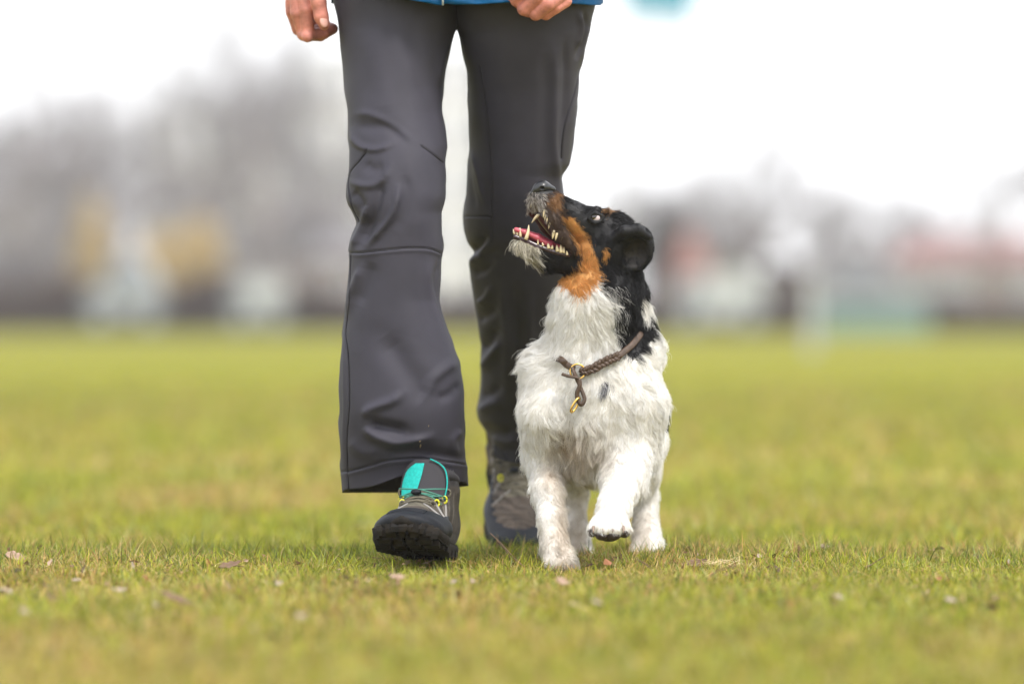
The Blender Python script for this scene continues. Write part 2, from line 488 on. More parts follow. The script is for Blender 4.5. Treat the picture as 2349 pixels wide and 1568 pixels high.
def bare_tree(name, label, x, Y, ytop, seed, spread=.42, depth=5, group='bare trees at the far edge of the meadow', bark=M_bark, twig=M_twig, density=1.0, thick=1.0):
    r = random.Random(seed); h = H(ytop, Y); base = G(x, Y)
    root = empty(name, base); tag(root, label, 'tree', group)
    tr, cr = MB(), MB()
    def grow(p, d, L, rad, lev):
        n = 3; pts = [p]; q = p.copy(); dd = d.copy()
        for i in range(n):
            dd = (dd + Vector((r.gauss(0, .12), r.gauss(0, .12), r.gauss(.05, .06)))).normalized()
            q = q + dd*L/n; pts.append(q.copy())
        (tr if lev < 2 else cr).tube(pts, [rad*(1 - .45*i/n) for i in range(n+1)], 6 if lev < 2 else 3, cap=False)
        if lev >= depth: return
        k = 3 if lev == 0 else (3 if r.random() < .85*density else 2)
        for i in range(k):
            a = r.uniform(0, 6.283); s = r.uniform(.35, .85)*(spread/.42)
            u = dd.orthogonal().normalized(); w = dd.cross(u)
            nd = (dd*math.cos(s) + (u*math.cos(a) + w*math.sin(a))*math.sin(s)).normalized()
            st = pts[-1] if i < 2 else pts[-2]
            grow(st, nd, L*r.uniform(.64, .84), max(rad*.56, .017*thick), lev+1)
    grow(Vector((0, 0, -.1)), Vector((0, 0, 1)), h*.27, h*.030, 0)
    a = tr.build('trunk', bark, root, world=False)
    c = cr.build('crown', twig, root, world=False)
    return root

def blob_shrub(name, label, cat, x0, x1, Y, ytop, n, leaf, mat, stem_mat, seed, group=None):
    """a shrub: stems and many small petals or leaves through the volume"""
    r = np.random.default_rng(seed); w = (x1 - x0)*K0*Y*.5; h = H(ytop, Y); base = G((x0 + x1)/2, Y)
    root = empty(name, base); tag(root, label, cat, group)
    p = r.normal(size=(n, 3)); p /= np.linalg.norm(p, axis=1, keepdims=True)
    p *= (r.uniform(0, 1, (n, 1))**.45)*(1 + .25*noise3(p, .9, seed)[:, None])
    c = p*np.array([w, w*.7, h*.5]) + np.array([0, 0, h*.52])
    c = c[c[:, 2] > .02]; n = len(c)
    a = r.normal(size=(n, 3)); a /= np.linalg.norm(a, axis=1, keepdims=True)
    b = np.cross(a, r.normal(size=(n, 3))); b /= np.linalg.norm(b, axis=1, keepdims=True)
    s = leaf*r.uniform(.6, 1.3, (n, 1))
    v = np.stack([c - a*s, c + b*s*.5, c + a*s, c - b*s*.5], 1).reshape(-1, 3)
    f = np.arange(4*n).reshape(-1, 4)
    o = mesh_np('foliage', v, f, mat, root, smooth=False, world=False); o['kind'] = 'stuff'
    st = MB()
    for k in range(14):
        q = c[r.integers(n)]; st.tube([(q[0]*.15, q[1]*.15, -.05), (q[0]*.5, q[1]*.5, q[2]*.5), tuple(q)], [.03, .02, .008], 4)
    st.build('stem', stem_mat, root, world=False)
    return root

def building(name, label, x0, x1, Y, yeave, yridge, depth, wm, rm, cols, rows, cat='building', group=None, gable=False, door=None, balcony=False):
    W_ = (x1 - x0)*K0*Y; he = H(yeave, Y); hr = H(yridge, Y)
    root = empty(name, G((x0 + x1)/2, Y)); tag(root, label, cat, group)
    hw = W_/2; b = MB()
    if gable:
        v = [(-hw,0,-.3),(hw,0,-.3),(hw,0,he),(0,0,hr),(-hw,0,he),(-hw,depth,-.3),(hw,depth,-.3),(hw,depth,he),(0,depth,hr),(-hw,depth,he)]
        b.add(v, [(0,1,2,3,4),(9,8,7,6,5),(1,6,7,2),(5,0,4,9),(0,5,6,1)])
    else:
        b.box((-hw, 0, -.3), (hw, depth, he))
    b.build('wall', wm, root, smooth=False, world=False)
    rf = MB(); o = .35 if hr - he > .3 else .15; t = .16
    if gable:
        for s in (-1, 1):
            k = (hr - he)/hw
            e = (s*(hw+o), he - k*o)
            v = [(0,-o,hr+.02),(e[0],-o,e[1]+.02),(e[0],depth+o,e[1]+.02),(0,depth+o,hr+.02)]
            v += [(p[0], p[1], p[2]+t) for p in v]
            f = [(0,1,2,3),(7,6,5,4),(0,4,5,1),(1,5,6,2),(2,6,7,3),(3,7,4,0)]
            rf.add(v, f)
    elif hr - he > .3:
        v = [(-hw-o,-o,he),(hw+o,-o,he),(hw+o,depth+o,he),(-hw-o,depth+o,he),(-hw*.8,depth/2,hr),(hw*.8,depth/2,hr)]
        rf.add(v, [(0,1,5,4),(2,3,4,5),(1,2,5),(3,0,4),(3,2,1,0)])
    else: rf.box((-hw-o, -o, he+.003), (hw+o, depth+o, he+.25))
    R_ = rf.build('roof', rm, root, smooth=False, world=False)
    if hr - he > .6:
        ch = MB(); ch.box((hw*.3, depth*.4, he), (hw*.3+.5, depth*.4+.5, hr+.7)); c_ = ch.build('chimney', M_bark, R_, smooth=False, world=False)
    sp = W_/cols; fh = he/rows; ww = min(sp*.45, 1.5); wh = min(fh*.5, 1.5)
    for i in range(cols):
        for j in range(rows):
            cx = -hw + sp*(i + .5); cz = fh*(j + .55)
            if door is not None and j == 0 and i == door:
                d = MB(); d.box((cx-.5, -.06, 0), (cx+.5, .02, min(2.1, he*.85))); d.build('door', M_door, root, smooth=False, world=False); continue
            fr = MB(); e = .09
            for (a0, a1, c0, c1) in ((cx-ww/2-e, cx-ww/2, cz-wh/2-e, cz+wh/2+e), (cx+ww/2, cx+ww/2+e, cz-wh/2-e, cz+wh/2+e),
                                     (cx-ww/2, cx+ww/2, cz-wh/2-e, cz-wh/2), (cx-ww/2, cx+ww/2, cz+wh/2, cz+wh/2+e)):
                fr.box((a0, -.06, c0), (a1, .02, c1))
            fo = fr.build('window', M_frame, root, smooth=False, world=False)
            pn = MB(); pn.box((cx-ww/2, -.02, cz-wh/2), (cx+ww/2, .015, cz+wh/2)); pn.build('pane', M_glass, fo, smooth=False, world=False)
            if balcony and j > 0 and i % 2 == 0:
                bl = MB(); bl.box((cx-ww*.9, -1.1, cz-wh/2-.35), (cx+ww*.9, -.003, cz-wh/2-.2)); bl.box((cx-ww*.9, -1.1, cz-wh/2-.197), (cx+ww*.9, -1.05, cz-wh/2+.5))
                bl.build('balcony', M_wgrey, root, smooth=False, world=False)
    return root

# far blocks of flats and houses, from the left
building('apartment_block', 'tall pale apartment block with balconies rising behind the yellow shrubs', 330, 780, 300, 265, 255, 12, M_wwhite, M_tile_grey, 8, 4, balcony=True, group='far buildings')
building('apartment_block', 'tallest white apartment block, right behind the walker', 700, 1135, 330, 130, 125, 12, M_wwhite, M_tile_grey, 7, 5, balcony=True, group='far buildings')
building('terraced_house', 'low grey house with grey roof between the apartment block and the bare hedge', 560, 800, 190, 560, 470, 9, M_wgrey, M_tile_grey, 5, 2, group='far buildings', door=2)
building('garden_shed', 'low rose coloured shed left of the pale van', 715, 900, 165, 590, 545, 4, M_wrose, M_tile_grey, 3, 1, group='far buildings')
building('grey_house', 'grey gabled house behind bare trees at the left edge', -60, 240, 200, 500, 400, 9, M_wgrey, M_tile_grey, 4, 2, gable=True, group='far buildings')
building('clubhouse', 'small white clubhouse with dark gabled roof right of the dog', 1560, 1740, 150, 640, 580, 6, M_wwhite, M_tile_grey, 2, 1, gable=True, group='far buildings')
building('white_house', 'white two storey house behind the teal fence', 1870, 2080, 190, 620, 575, 8, M_wwhite, M_tile_grey, 4, 2, group='far buildings', door=0)
building('red_roofed_house', 'wide pale house under a long red roof at the right edge', 2085, 2420, 175, 605, 535, 9, M_wgrey, M_tile_red, 6, 2, group='far buildings', door=3)

# bare trees
T = [
    ('young bare tree with a dense dark crown, second from the left edge', 142, 150, 150, 3, .40, 6),
    ('bare tree standing at the left edge of the meadow', 20, 160, 300, 5, .5, 6),
    ('bare spreading tree before the left apartment block', 330, 170, 330, 8, .5, 6),
    ('bare tree left of the low grey house', 450, 175, 300, 11, .42, 5),
    ('thin bare tree before the tallest apartment block', 620, 180, 240, 12, .36, 5),
    ('bare tree close beside the walker on the left', 760, 170, 330, 15, .42, 5),
    ('bare tree seen between the walker and the dog', 1290, 170, 480, 17, .42, 5),
    ('bare tree behind the head of the dog', 1440, 150, 380, 19, .42, 6),
    ('dark trunked bare tree just right of the ear of the dog', 1545, 140, 400, 23, .5, 6),
    ('broad bare tree over the white clubhouse', 1650, 175, 330, 27, .5, 5),
    ('bare tree between the clubhouse and the white post', 1780, 150, 420, 29, .5, 6),
    ('bare tree right behind the white post', 1900, 170, 360, 31, .5, 5),
    ('thin bare tree before the white house', 2030, 185, 470, 35, .42, 5),
    ('tall bare tree filling the sky at the left edge', 20, 210, 120, 51, .45, 6),
    ('tall pale bare tree behind the young dark one on the left', 235, 230, 20, 52, .42, 6),
    ('bare tree over the left corner of the left apartment block', 290, 215, 190, 53, .5, 6),
    ('dense low bare tree before the grey gabled house', 90, 150, 380, 54, .55, 6),
    ('dense low bare tree between the yellow shrubs', 265, 160, 400, 55, .55, 6),
    ('tall pale bare tree before the seam of the two apartment blocks', 560, 240, 120, 56, .42, 6),
    ('dense low bare tree behind the pale van', 570, 165, 430, 57, .55, 6),
    ('tall pale bare tree brushing the trousers of the walker on the left', 720, 240, 90, 58, .42, 6),
    ('dense low bare tree over the rose coloured shed', 700, 170, 430, 59, .55, 6),
    ('loose high bare crown above the young dark tree on the left', 110, 185, -190, 81, .42, 5),
    ('loose high bare crown over the middle of the left apartment block', 470, 190, -230, 82, .42, 5),
    ('loose high bare crown between the left hand and the far blocks', 640, 188, -260, 83, .42, 5),
    ('loose low bare crown right of the broad tree over the clubhouse', 1730, 185, 90, 84, .5, 5),
    ('loose low bare crown above the grey windows at the right', 2110, 185, 250, 85, .5, 5),
    ('tall pale bare tree left of the left apartment block', 400, 250, 110, 71, .5, 6),
    ('tall faint bare tree between the clubhouse and the ear of the dog', 1430, 230, 330, 72, .5, 6),
    ('tall faint bare tree behind the white house', 2000, 250, 330, 73, .5, 6),
    ('tall faint bare tree above the white clubhouse', 1600, 260, 250, 60, .5, 6),
    ('tall faint bare tree above the white post', 1840, 260, 300, 61, .5, 6),
    ('low bare tree before the ridge of the red roof', 2180, 190, 480, 62, .5, 6),
    ('tall faint bare tree cut by the right edge', 2370, 240, 200, 63, .45, 6),
    ('bare tree at the right edge before the red roofed house', 2290, 160, 330, 37, .5, 5),
]
for (lab, x, Y, yt, sd_, sp_, dp) in T:
    bare_tree('bare_tree', lab, x, Y, yt, sd_, sp_, dp, thick=1.9 if Y >= 205 else 1.2)

# the dark evergreen column right of the ear of the dog
M_dkleaf = material('dark_needles', (.045, .036, .025), .9); M_hedge = material('brown_hedge_leaves', (.080, .043, .027), .9)
M_yel = material('yellow_blossom', (.52, .38, .14), .8); M_redl = material('red_leaves', (.55, .28, .24), .8)
M_grnl = material('green_leaves', (.11, .14, .08), .8)
blob_shrub('evergreen_tree', 'dark columnar evergreen just right of the ear of the dog', 'tree', 1478, 1562, 137, 485, 9000, .16, M_dkleaf, M_bark, 41)
blob_shrub('flowering_shrub', 'tall yellow flowering shrub left of the pale car', 'shrub', 165, 250, 140, 470, 1500, .10, M_yel, M_bark, 42, 'yellow flowering shrubs at the far edge')
blob_shrub('flowering_shrub', 'low yellow flowering shrub right of the pale car', 'shrub', 300, 410, 138, 545, 1900, .10, M_yel, M_bark, 43, 'yellow flowering shrubs at the far edge')
blob_shrub('flowering_shrub', 'wide yellow flowering shrub nearest the walker', 'shrub', 385, 520, 142, 500, 2200, .10, M_yel, M_bark, 44, 'yellow flowering shrubs at the far edge')
blob_shrub('red_leaved_shrub', 'red leaved shrub between the evergreen and the clubhouse', 'shrub', 1545, 1625, 136, 555, 2300, .11, M_redl, M_bark, 45)
blob_shrub('brown_thicket', 'brown leafless thicket between the clubhouse and the white post', 'shrub', 1735, 1860, 140, 600, 2600, .10, M_hedge, M_bark, 46, 'brown thickets')
blob_shrub('brown_thicket', 'dark brown thicket at the foot of the tall bare tree on the left', 'shrub', 120, 330, 133, 655, 4200, .09, M_hedge, M_bark, 47, 'brown thickets')
blob_shrub('brown_thicket', 'brown thicket left of the low grey house', 'shrub', 380, 600, 134, 668, 3600, .09, M_hedge, M_bark, 48, 'brown thickets')
blob_shrub('brown_thicket', 'pale brown thicket against the left edge', 'shrub', -60, 130, 150, 560, 2600, .10, M_twig, M_bark, 49, 'brown thickets')
blob_shrub('brown_thicket', 'brown thicket seen between the legs of the walker', 'shrub', 950, 1120, 136, 690, 2400, .09, M_hedge, M_bark, 50, 'brown thickets')
blob_shrub('green_shrub', 'low green shrub before the red roofed house', 'shrub', 2110, 2200, 136, 690, 1400, .09, M_grnl, M_bark, 51)

# a long low hedge closing the meadow
def hedge(x0, x1, Y, ytop, n, seed, label, mat):
    r = np.random.default_rng(seed); a, b = G(x0, Y), G(x1, Y); h = H(ytop, Y); L = b.x - a.x
    root = empty('bare_hedge', G((x0+x1)/2, Y)); tag(root, label, 'hedge', 'hedges closing the meadow')
    u = r.uniform(-.5, .5, n)*L
    top = h*(1 + .25*noise2(u, 0*u, .35, seed))
    c = np.stack([u, r.uniform(-.5, .5, n), r.uniform(0, 1, n)*top], -1)
    d = r.normal(size=(n, 3)); d[:, 2] = np.abs(d[:, 2]) + .5; d /= np.linalg.norm(d, axis=1, keepdims=True)
    e = np.cross(d, r.normal(size=(n, 3))); e /= np.linalg.norm(e, axis=1, keepdims=True)
    s = r.uniform(.12, .35, (n, 1))
    v = np.stack([c - e*.06, c + e*.06, c + d*s], 1).reshape(-1, 3)
    o = mesh_np('foliage', v, np.arange(3*n).reshape(-1, 3), mat, root, smooth=False, world=False); o['kind'] = 'stuff'
    st = MB()
    for k in range(24):
        q = c[r.integers(n)]; st.tube([(q[0], q[1], -.05), (q[0]+.05, q[1], h*.5), (q[0]-.04, q[1], h*.9)], [.025, .015, .006], 4)
    st.build('stem', M_bark, root, world=False)
hedge(-80, 620, 114, 668, 44000, 61, 'low brown hedge closing the meadow on the left', M_hedge)
hedge(620, 1180, 115, 690, 30000, 62, 'low brown hedge running behind the legs of the walker', M_hedge)
hedge(1180, 1700, 115, 712, 20000, 63, 'low brown hedge running behind the dog', M_hedge)
hedge(1700, 2440, 115, 712, 26000, 64, 'low brown hedge closing the meadow on the right', M_hedge)

# teal board fence with single boards
fr = empty('teal_fence', G(2010, 112)); tag(fr, 'low teal board fence before the white two storey house', 'fence')
bw = .24; x = -0.9*1.6
hh = H(706, 112)
bm_ = MB().box((0, 0, 0), (bw-.03, .03, hh)); first = bm_.build('board', M_teal, fr, smooth=False, world=False); first.location = (-1.1, 0, 0)
for k in range(1, 9):
    c = first.copy(); link(c, fr); c.location = (-1.1 + k*bw, 0, 0)
ra = MB(); ra.box((-1.12, .033, .25), (1.08, .08, .35)); ra.box((-1.12, .033, hh-.3), (1.08, .08, hh-.2)); ra.build('rail', M_teal, fr, smooth=False, world=False)

# parked vehicles, seen from the front or the side
M_tyre = material('tyre', (.03, .03, .03), .8); M_cwhite = material('white_car_paint', (.40, .42, .42), .25, coat=.4)
M_csilver = material('silver_car_paint', (.27, .29, .30), .25, coat=.4); M_lamp = material('lamp_glass', (.7, .7, .65), .1)
def car(x, Y, L, h, label, mat, van=False):
    root = empty('parked_van' if van else 'parked_car', G(x, Y)); tag(root, label, 'van' if van else 'car', 'vehicles parked beyond the meadow')
    prof = ([(-.5, .25), (-.5, .55), (-.46, .95), (-.30, 1.0), (.45, 1.0), (.5, .9), (.5, .25)] if van else
            [(-.5, .25), (-.5, .52), (-.28, .62), (-.16, .97), (.22, 1.0), (.38, .66), (.5, .62), (.5, .25)])
    n = len(prof); v = []
    for s, k in ((0, 1), (.12, 1), (1.58, 1), (1.7, 1)):
        for (a, b) in prof:
            q = .96 if s in (0, 1.7) else 1
            v.append((a*L*q, s, b*h*(.97 if q < 1 else 1)))
    f = [tuple(range(n)), tuple(3*n + i for i in range(n-1, -1, -1))]
    for r_ in range(3):
        for i in range(n):
            j = (i+1) % n; f.append((r_*n+i, (r_+1)*n+i, (r_+1)*n+j, r_*n+j))
    MB().add(v, f).build('body', mat, root, smooth=False, world=False)
    if van: gl = [(-.40, .60, -.22, .92)]
    else: gl = [(-.20, .64, .0, .93), (.03, .64, .24, .93)]
    for (a, b, c, d) in gl:
        MB().box((a*L, -.02, b*h), (c*L, .01, d*h)).build('window', M_glass, root, smooth=False, world=False)
    for a in (-.31, .31):
        for s in (-.03, 1.53):
            w = MB(); w.tube([(a*L, s, .31), (a*L, s+.2, .31)], .31, 18)
            wo_ = w.build('wheel', M_tyre, root, smooth=False, world=False)
            MB().tube([(a*L, s-.01, .31), (a*L, s+.02, .31)], .18, 12).build('rim', M_csilver, wo_, smooth=False, world=False)
    MB().box((-.5*L-.01, .15, .42*h), (-.48*L, .45, .5*h)).build('headlight', M_lamp, root, smooth=False, world=False)
    return root
car(285, 113, 1.6, 1.5, 'pale silver car parked between the yellow shrubs', M_csilver)
car(590, 111.5, 1.1, 1.05, 'pale van parked right of the wide yellow shrub', M_cwhite, True)
car(1655, 111, 1.75, 1.12, 'white van parked in front of the white clubhouse', M_cwhite, True)
car(1965, 150, 3.4, 1.45, 'silver car parked before the white two storey house', M_csilver)

# white post on the meadow
wp = empty('white_post', G(1862, 56)); tag(wp, 'slim white marker post standing alone on the meadow', 'post')
MB().tube([(0, 0, -.05), (0, 0, .62)], .055, 14).build('post_body', M_cwhite, wp, smooth=False, world=False)
MB().tube([(0, 0, .622), (0, 0, .66), (0, 0, .68)], [.065, .06, .02], 14).build('cap', M_cwhite, wp, smooth=False, world=False)

# blue flag high on a mast
M_blue = material('blue_cloth', (.06, .30, .42), .8, noise=.1, nscale=3); M_mast = material('mast', (.65, .65, .66), .4)
fm = empty('flagpole', G(1425, 140)); tag(fm, 'thin pale mast with a blue flag above the dog', 'flagpole')
hm = H(-84, 140)
MB().tube([(0, 0, -.1), (0, 0, hm)], [.05, .03], 10).build('mast', M_mast, fm, world=False)
v = []; f = []
for i in range(13):
    for j in range(5):
        v.append((.04 + i*.15, .10*math.sin(i*.7)*(i/12), hm - .1 - j*.30 - .015*i))
for i in range(12):
    for j in range(4): f.append((i*5+j, i*5+j+1, i*5+j+6, i*5+j+5))
fl = MB().add(v, f).build('flag', M_blue, fm, world=False)
so_ = fl.modifiers.new('thick', 'SOLIDIFY'); so_.thickness = .004

# ---- the air: a thin even haze
hz = MB().box((-420, -30, -1.05), (420, 372, 26)).build('haze', None, None, smooth=False)
hm_ = bpy.data.materials.new('air'); hm_.use_nodes = True; nt_ = hm_.node_tree; nt_.nodes.clear()
ho_ = nt_.nodes.new('ShaderNodeOutputMaterial'); hv_ = nt_.nodes.new('ShaderNodeVolumePrincipled')
hv_.inputs['Color'].default_value = (.93, .93, .95, 1); hv_.inputs['Density'].default_value = .0010
nt_.links.new(hv_.outputs[0], ho_.inputs['Volume']); hz.data.materials.append(hm_)
tag(hz, 'thin pale haze over the whole meadow', 'haze', kind='stuff')
# ---------------------------------------------------------------- the walker
M_skin = material('skin', (.52, .20, .155), .5, noise=.34, nscale=55, bump=.35, bscale=260, spec=.4, attr=False, bdist=.0015)
M_nail = material('finger_nail', (.66, .36, .30), .3)
M_trou = material('softshell_fabric', (.041, .039, .054), .66, spec=.3, noise=.14, nscale=9, bump=.12, bscale=1500, sheen=.0, bdist=.0005)
M_seam = material('seam_thread', (.028, .027, .034), .8)
M_jack = material('blue_jacket_fabric', (.0, .062, .165), .6, noise=.2, nscale=14, bump=.3, bscale=60, bdist=.006, spec=.15)
M_zip = material('zip_tape', (.35, .38, .38), .4)
M_rub = material('toe_rubber', (.012, .014, .019), .55, spec=.22, noise=.3, nscale=50, bump=.2, bscale=300)
M_sole = material('sole_rubber', (.014, .013, .013), .85, spec=.2, noise=.35, nscale=60, bump=.4, bscale=200, col2=(.024, .019, .014))
M_upper = material('shoe_mesh_fabric', (.085, .074, .066), .75, attr=True, noise=.35, nscale=60, bump=.7, bscale=500, bdist=.002)
M_teal2 = material('turquoise_mesh', (.0, .42, .38), .65, noise=.2, nscale=300, bump=.5, bscale=900)
M_dark = material('dark_padding', (.030, .028, .034), .8, bump=.2, bscale=600)
M_lace = material('green_lace', (.05, .21, .155), .6)
M_lace2 = material('grey_lace', (.13, .115, .08), .7)
M_hook = material('yellow_lace_hook', (.62, .60, .02), .45)
M_sock = material('grey_sock', (.20, .20, .24), .9)
M_strap = material('grey_strap', (.26, .25, .24), .6)
M_hair = material('brown_hair', (.09, .05, .03), .6)
M_eyew = material('eye', (.6, .58, .55), .2)

person = empty('person', P(1045, 718, .22).xy.to_3d())
tag(person, 'person in dark grey trousers, blue jacket and hiking shoes striding towards us', 'person')

def interp(tab, y, col):
    a = np.array(tab, float)
    from_y, val = a[:, 0], a[:, col]
    # smooth monotone-ish: Catmull through dense linear then box filter
    yy = np.linspace(from_y[0], from_y[-1], 900); vv = np.interp(yy, from_y, val)
    k = np.hanning(17); k /= k.sum()
    if col > 2: k = np.hanning(81); k /= k.sum()
    hw_ = len(k)//2; pad = np.concatenate([np.full(hw_, vv[0]), vv, np.full(hw_, vv[-1])]); vv = np.convolve(pad, k, 'valid')
    return np.interp(y, yy, vv)

# y, left edge, right edge, depth of centre line, half depth
LEG_A = [(-260, 790, 1046, .22, .10), (-60, 768, 1066, .22, .105), (0, 765, 1064, .22, .105), (42, 773, 1060, .22, .105), (62, 776, 1052, .215, .10), (72, 777, 1045, .215, .10),
         (105, 780, 1034, .21, .10), (152, 786, 1023, .20, .095), (203, 791, 1016, .19, .09), (254, 796, 1014, .175, .088),
         (290, 798, 1021, .165, .085), (337, 800, 1027, .15, .082), (377, 801, 1021, .14, .082), (410, 797, 1023, .13, .08), (450, 793, 1024, .125, .078),
         (468, 797, 1019, .12, .077), (486, 808, 1012, .12, .076), (512, 819, 1013, .12, .074), (540, 808, 1014, .12, .074), (573, 798, 1016, .12, .074), (592, 799, 1011, .12, .074),
         (625, 799, 1011, .12, .074), (689, 795, 1008, .12, .076), (760, 788, 1029, .12, .08), (828, 779, 1053, .12, .086), (895, 777, 1064, .12, .09),
         (950, 777, 1065, .12, .092), (1000, 778, 1065, .13, .092), (1064, 781, 1069, .145, .092), (1080, 783, 1074, .15, .090), (1135, 786, 1073, .155, .090)]
LEG_B = [(-260, 1046, 1340, .22, .10), (-60, 1026, 1368, .22, .105), (12, 1028, 1365, .22, .105), (42, 1032, 1358, .22, .105), (60, 1040, 1355, .225, .10), (72, 1048, 1353, .225, .10),
         (112, 1059, 1342, .23, .10), (163, 1070, 1330, .24, .095), (207, 1073, 1326, .25, .09), (290, 1074, 1320, .27, .088),
         (345, 1076, 1311, .285, .086), (377, 1073, 1305, .29, .085), (403, 1070, 1289, .30, .084), (446, 1069, 1294, .31, .083),
         (497, 1063, 1298, .33, .082), (526, 1066, 1302, .34, .08), (555, 1074, 1304, .36, .08), (580, 1091, 1304, .38, .078), (600, 1075, 1304, .40, .078),
         (637, 1078, 1302, .43, .078), (712, 1091, 1294, .50, .08), (794, 1102, 1275, .57, .082), (888, 1102, 1275, .65, .086),
         (940, 1093, 1274, .69, .088), (966, 1098, 1273, .71, .088), (1015, 1130, 1268, .74, .085), (1060, 1157, 1262, .76, .08)]
# folds and seams on the front: points, amplitude (mm, outwards), width (grid units)
ST_A = [
    ([(805,300),(812,321),(830,336),(856,342),(880,338),(900,328)], 3.5, 8),
    ([(815,285),(850,290),(890,292),(930,318)], -3.5, 15),
    ([(818,262),(850,262),(905,290),(950,325)], 2.2, 9),
    ([(843.5,343),(822,370),(803,396),(799,432),(806,470),(824,508)], -2.4, 1.6),
    ([(967,334),(992,352),(1018,372)], -2.4, 1.7),
    ([(842,470),(836,505),(820,540),(803,568)], 5, 8),
    ([(806,440),(822,455),(836,480)], -4.5, 11),
    ([(914,430),(907,470),(893,503),(872,530),(846,560)], 6, 8),
    ([(878,412),(868,450),(856,490),(840,530),(826,556)], -7, 13),
    ([(806,418),(830,424),(856,424),(880,408),(895,380)], 3.5, 9),
    ([(835,375),(855,388),(882,385)], -3, 14),
    ([(925,400),(935,440),(925,490),(905,530)], -2.5, 14),
    ([(797,578.7),(827,578.7),(880,573),(940,568),(985,570),(1013,580)], -2.6, 1.7),
    ([(797,584),(827,585),(880,579),(940,574),(985,576),(1013,586)], .8, 4),
    ([(830,612),(818,645),(804,680),(796,720)], 4.5, 9),
    ([(855,600),(842,650),(822,700)], -3, 14),
    ([(1012,600),(1000,640),(1008,680),(1030,740)], -3, 10),
    ([(985,600),(985,660),(1005,730),(1030,800)], 2.5, 12),
    ([(880,770),(915,820),(960,880),(985,900)], -6, 30),
    ([(1050,830),(1020,845),(990,872),(975,900)], 4, 13),
    ([(1060,880),(1030,905),(1005,912)], -3, 12),
    ([(845,968),(870,975),(900,980),(935,988)], -9, 13),
    ([(836,958),(846,942),(868,931),(898,920),(925,900)], 5, 11),
    ([(840,975),(850,992),(876,1008),(910,1018),(950,1012),(990,1000)], 6.5, 11),
    ([(895,1040),(940,1032),(1000,1038),(1050,1050)], -4, 13),
    ([(800,1010),(830,1035),(870,1040)], 3, 14),
    ([(1060,985),(1040,1010),(1048,1045)], 3, 9),
    ([(782,1081),(810,1077),(850,1066),(895,1054),(958,1050),(1010,1055),(1040,1059),(1072,1065)], -3.0, 2.0),
    ([(782,1088),(810,1084),(850,1073),(895,1061),(958,1057),(1010,1062),(1040,1066),(1072,1072)], 1.0, 5),
    ([(804,584),(803,640),(800,700),(793,760),(797,800),(800,850),(801,925),(796,1000),(797,1075),(800,1125)], -2.2, 1.7),
    ([(797,600),(795,700),(787,770),(789,850),(789,925),(787,1000),(789,1075)], 1.2, 3.5),
    ([(930,60),(960,140),(985,230)], -2, 22), ([(850,80),(880,200),(890,260)], 1.8, 26),
    ([(1040,90),(1015,140),(1005,190)], 3, 9),
]
ST_B = [
    ([(1274,120),(1273,181),(1271,260),(1270,327),(1277,390),(1288,453)], 3.6, 9),
    ([(1250,120),(1252,200),(1250,300),(1245,400)], -2.2, 14),
    ([(1295,90),(1298,160),(1296,230),(1290,300)], -3, 9),
    ([(1331,156),(1318,215),(1297,285),(1290,330),(1288,363)], -2.4, 1.8),
    ([(1340,30),(1345,60),(1338,90),(1325,130)], -4, 6), ([(1328,30),(1333,70),(1325,110)], 4, 6), ([(1352,60),(1342,100),(1333,140)], 3, 4),
    ([(1100,150),(1112,230),(1120,308),(1126,385),(1127,470),(1127,560)], -1.6, 1.7),
    ([(1064,495),(1095,496),(1127,497)], -2.2, 1.6),
    ([(1081,348),(1096,400),(1110,465)], 2.5, 6), ([(1070,370),(1082,430),(1090,480)], -2, 7),
    ([(1078,604),(1090,590),(1106,585),(1128,555)], 6, 10), ([(1084,570),(1100,560),(1115,535)], -5, 10),
    ([(1085,625),(1110,618),(1135,590)], -4, 11),
    ([(1098,697),(1115,685),(1130,655)], 4.5, 9), ([(1095,730),(1120,722),(1140,700)], -4, 11),
    ([(1106,846),(1125,820),(1150,785)], 6, 12), ([(1106,800),(1125,780),(1140,750)], -5, 13),
    ([(1150,640),(1160,738),(1163,820),(1160,900)], 4, 10), ([(1180,650),(1188,760),(1186,880)], -5, 13),
    ([(1210,640),(1214,760),(1212,900)], 3, 12),
    ([(1105,905),(1130,900),(1150,880)], -4, 12), ([(1100,945),(1120,930),(1150,925)], 4, 11),
    ([(1108,975),(1140,990),(1180,985)], -4, 12), ([(1125,1005),(1160,1015),(1210,1005)], 4, 10),
    ([(1140,60),(1160,180),(1170,300)], 1.4, 30),
]
def stroke_field(x, y, strokes):
    out = np.zeros_like(x)
    for pts, amp, w in strokes:
        q = np.array([tuple(p) for p in spline([(a, b, 0) for a, b in pts], 10*len(pts))])[:, :2]
        m = (x > q[:, 0].min()-3*w) & (x < q[:, 0].max()+3*w) & (y > q[:, 1].min()-3*w) & (y < q[:, 1].max()+3*w)
        if not m.any(): continue
        xs, ys = x[m], y[m]; best = np.full(len(xs), 1e9); tt = np.zeros(len(xs))
        for i in range(len(q)-1):
            a, b = q[i], q[i+1]; d = b - a; L = d @ d + 1e-9
            t = np.clip(((xs-a[0])*d[0] + (ys-a[1])*d[1])/L, 0, 1)
            dd = np.hypot(xs - a[0] - t*d[0], ys - a[1] - t*d[1])
            u = (i + t)/(len(q)-1); k = dd < best; best = np.where(k, dd, best); tt = np.where(k, u, tt)
        fade = np.clip(np.minimum(tt, 1-tt)/.18, 0, 1)*.75 + .25 if w > 3 else 1.0
        fade2 = 1.0
        out[m] += (1.2 if w > 3 else 1.0)*amp*fade*np.exp(-(best/w)**2)
    return out

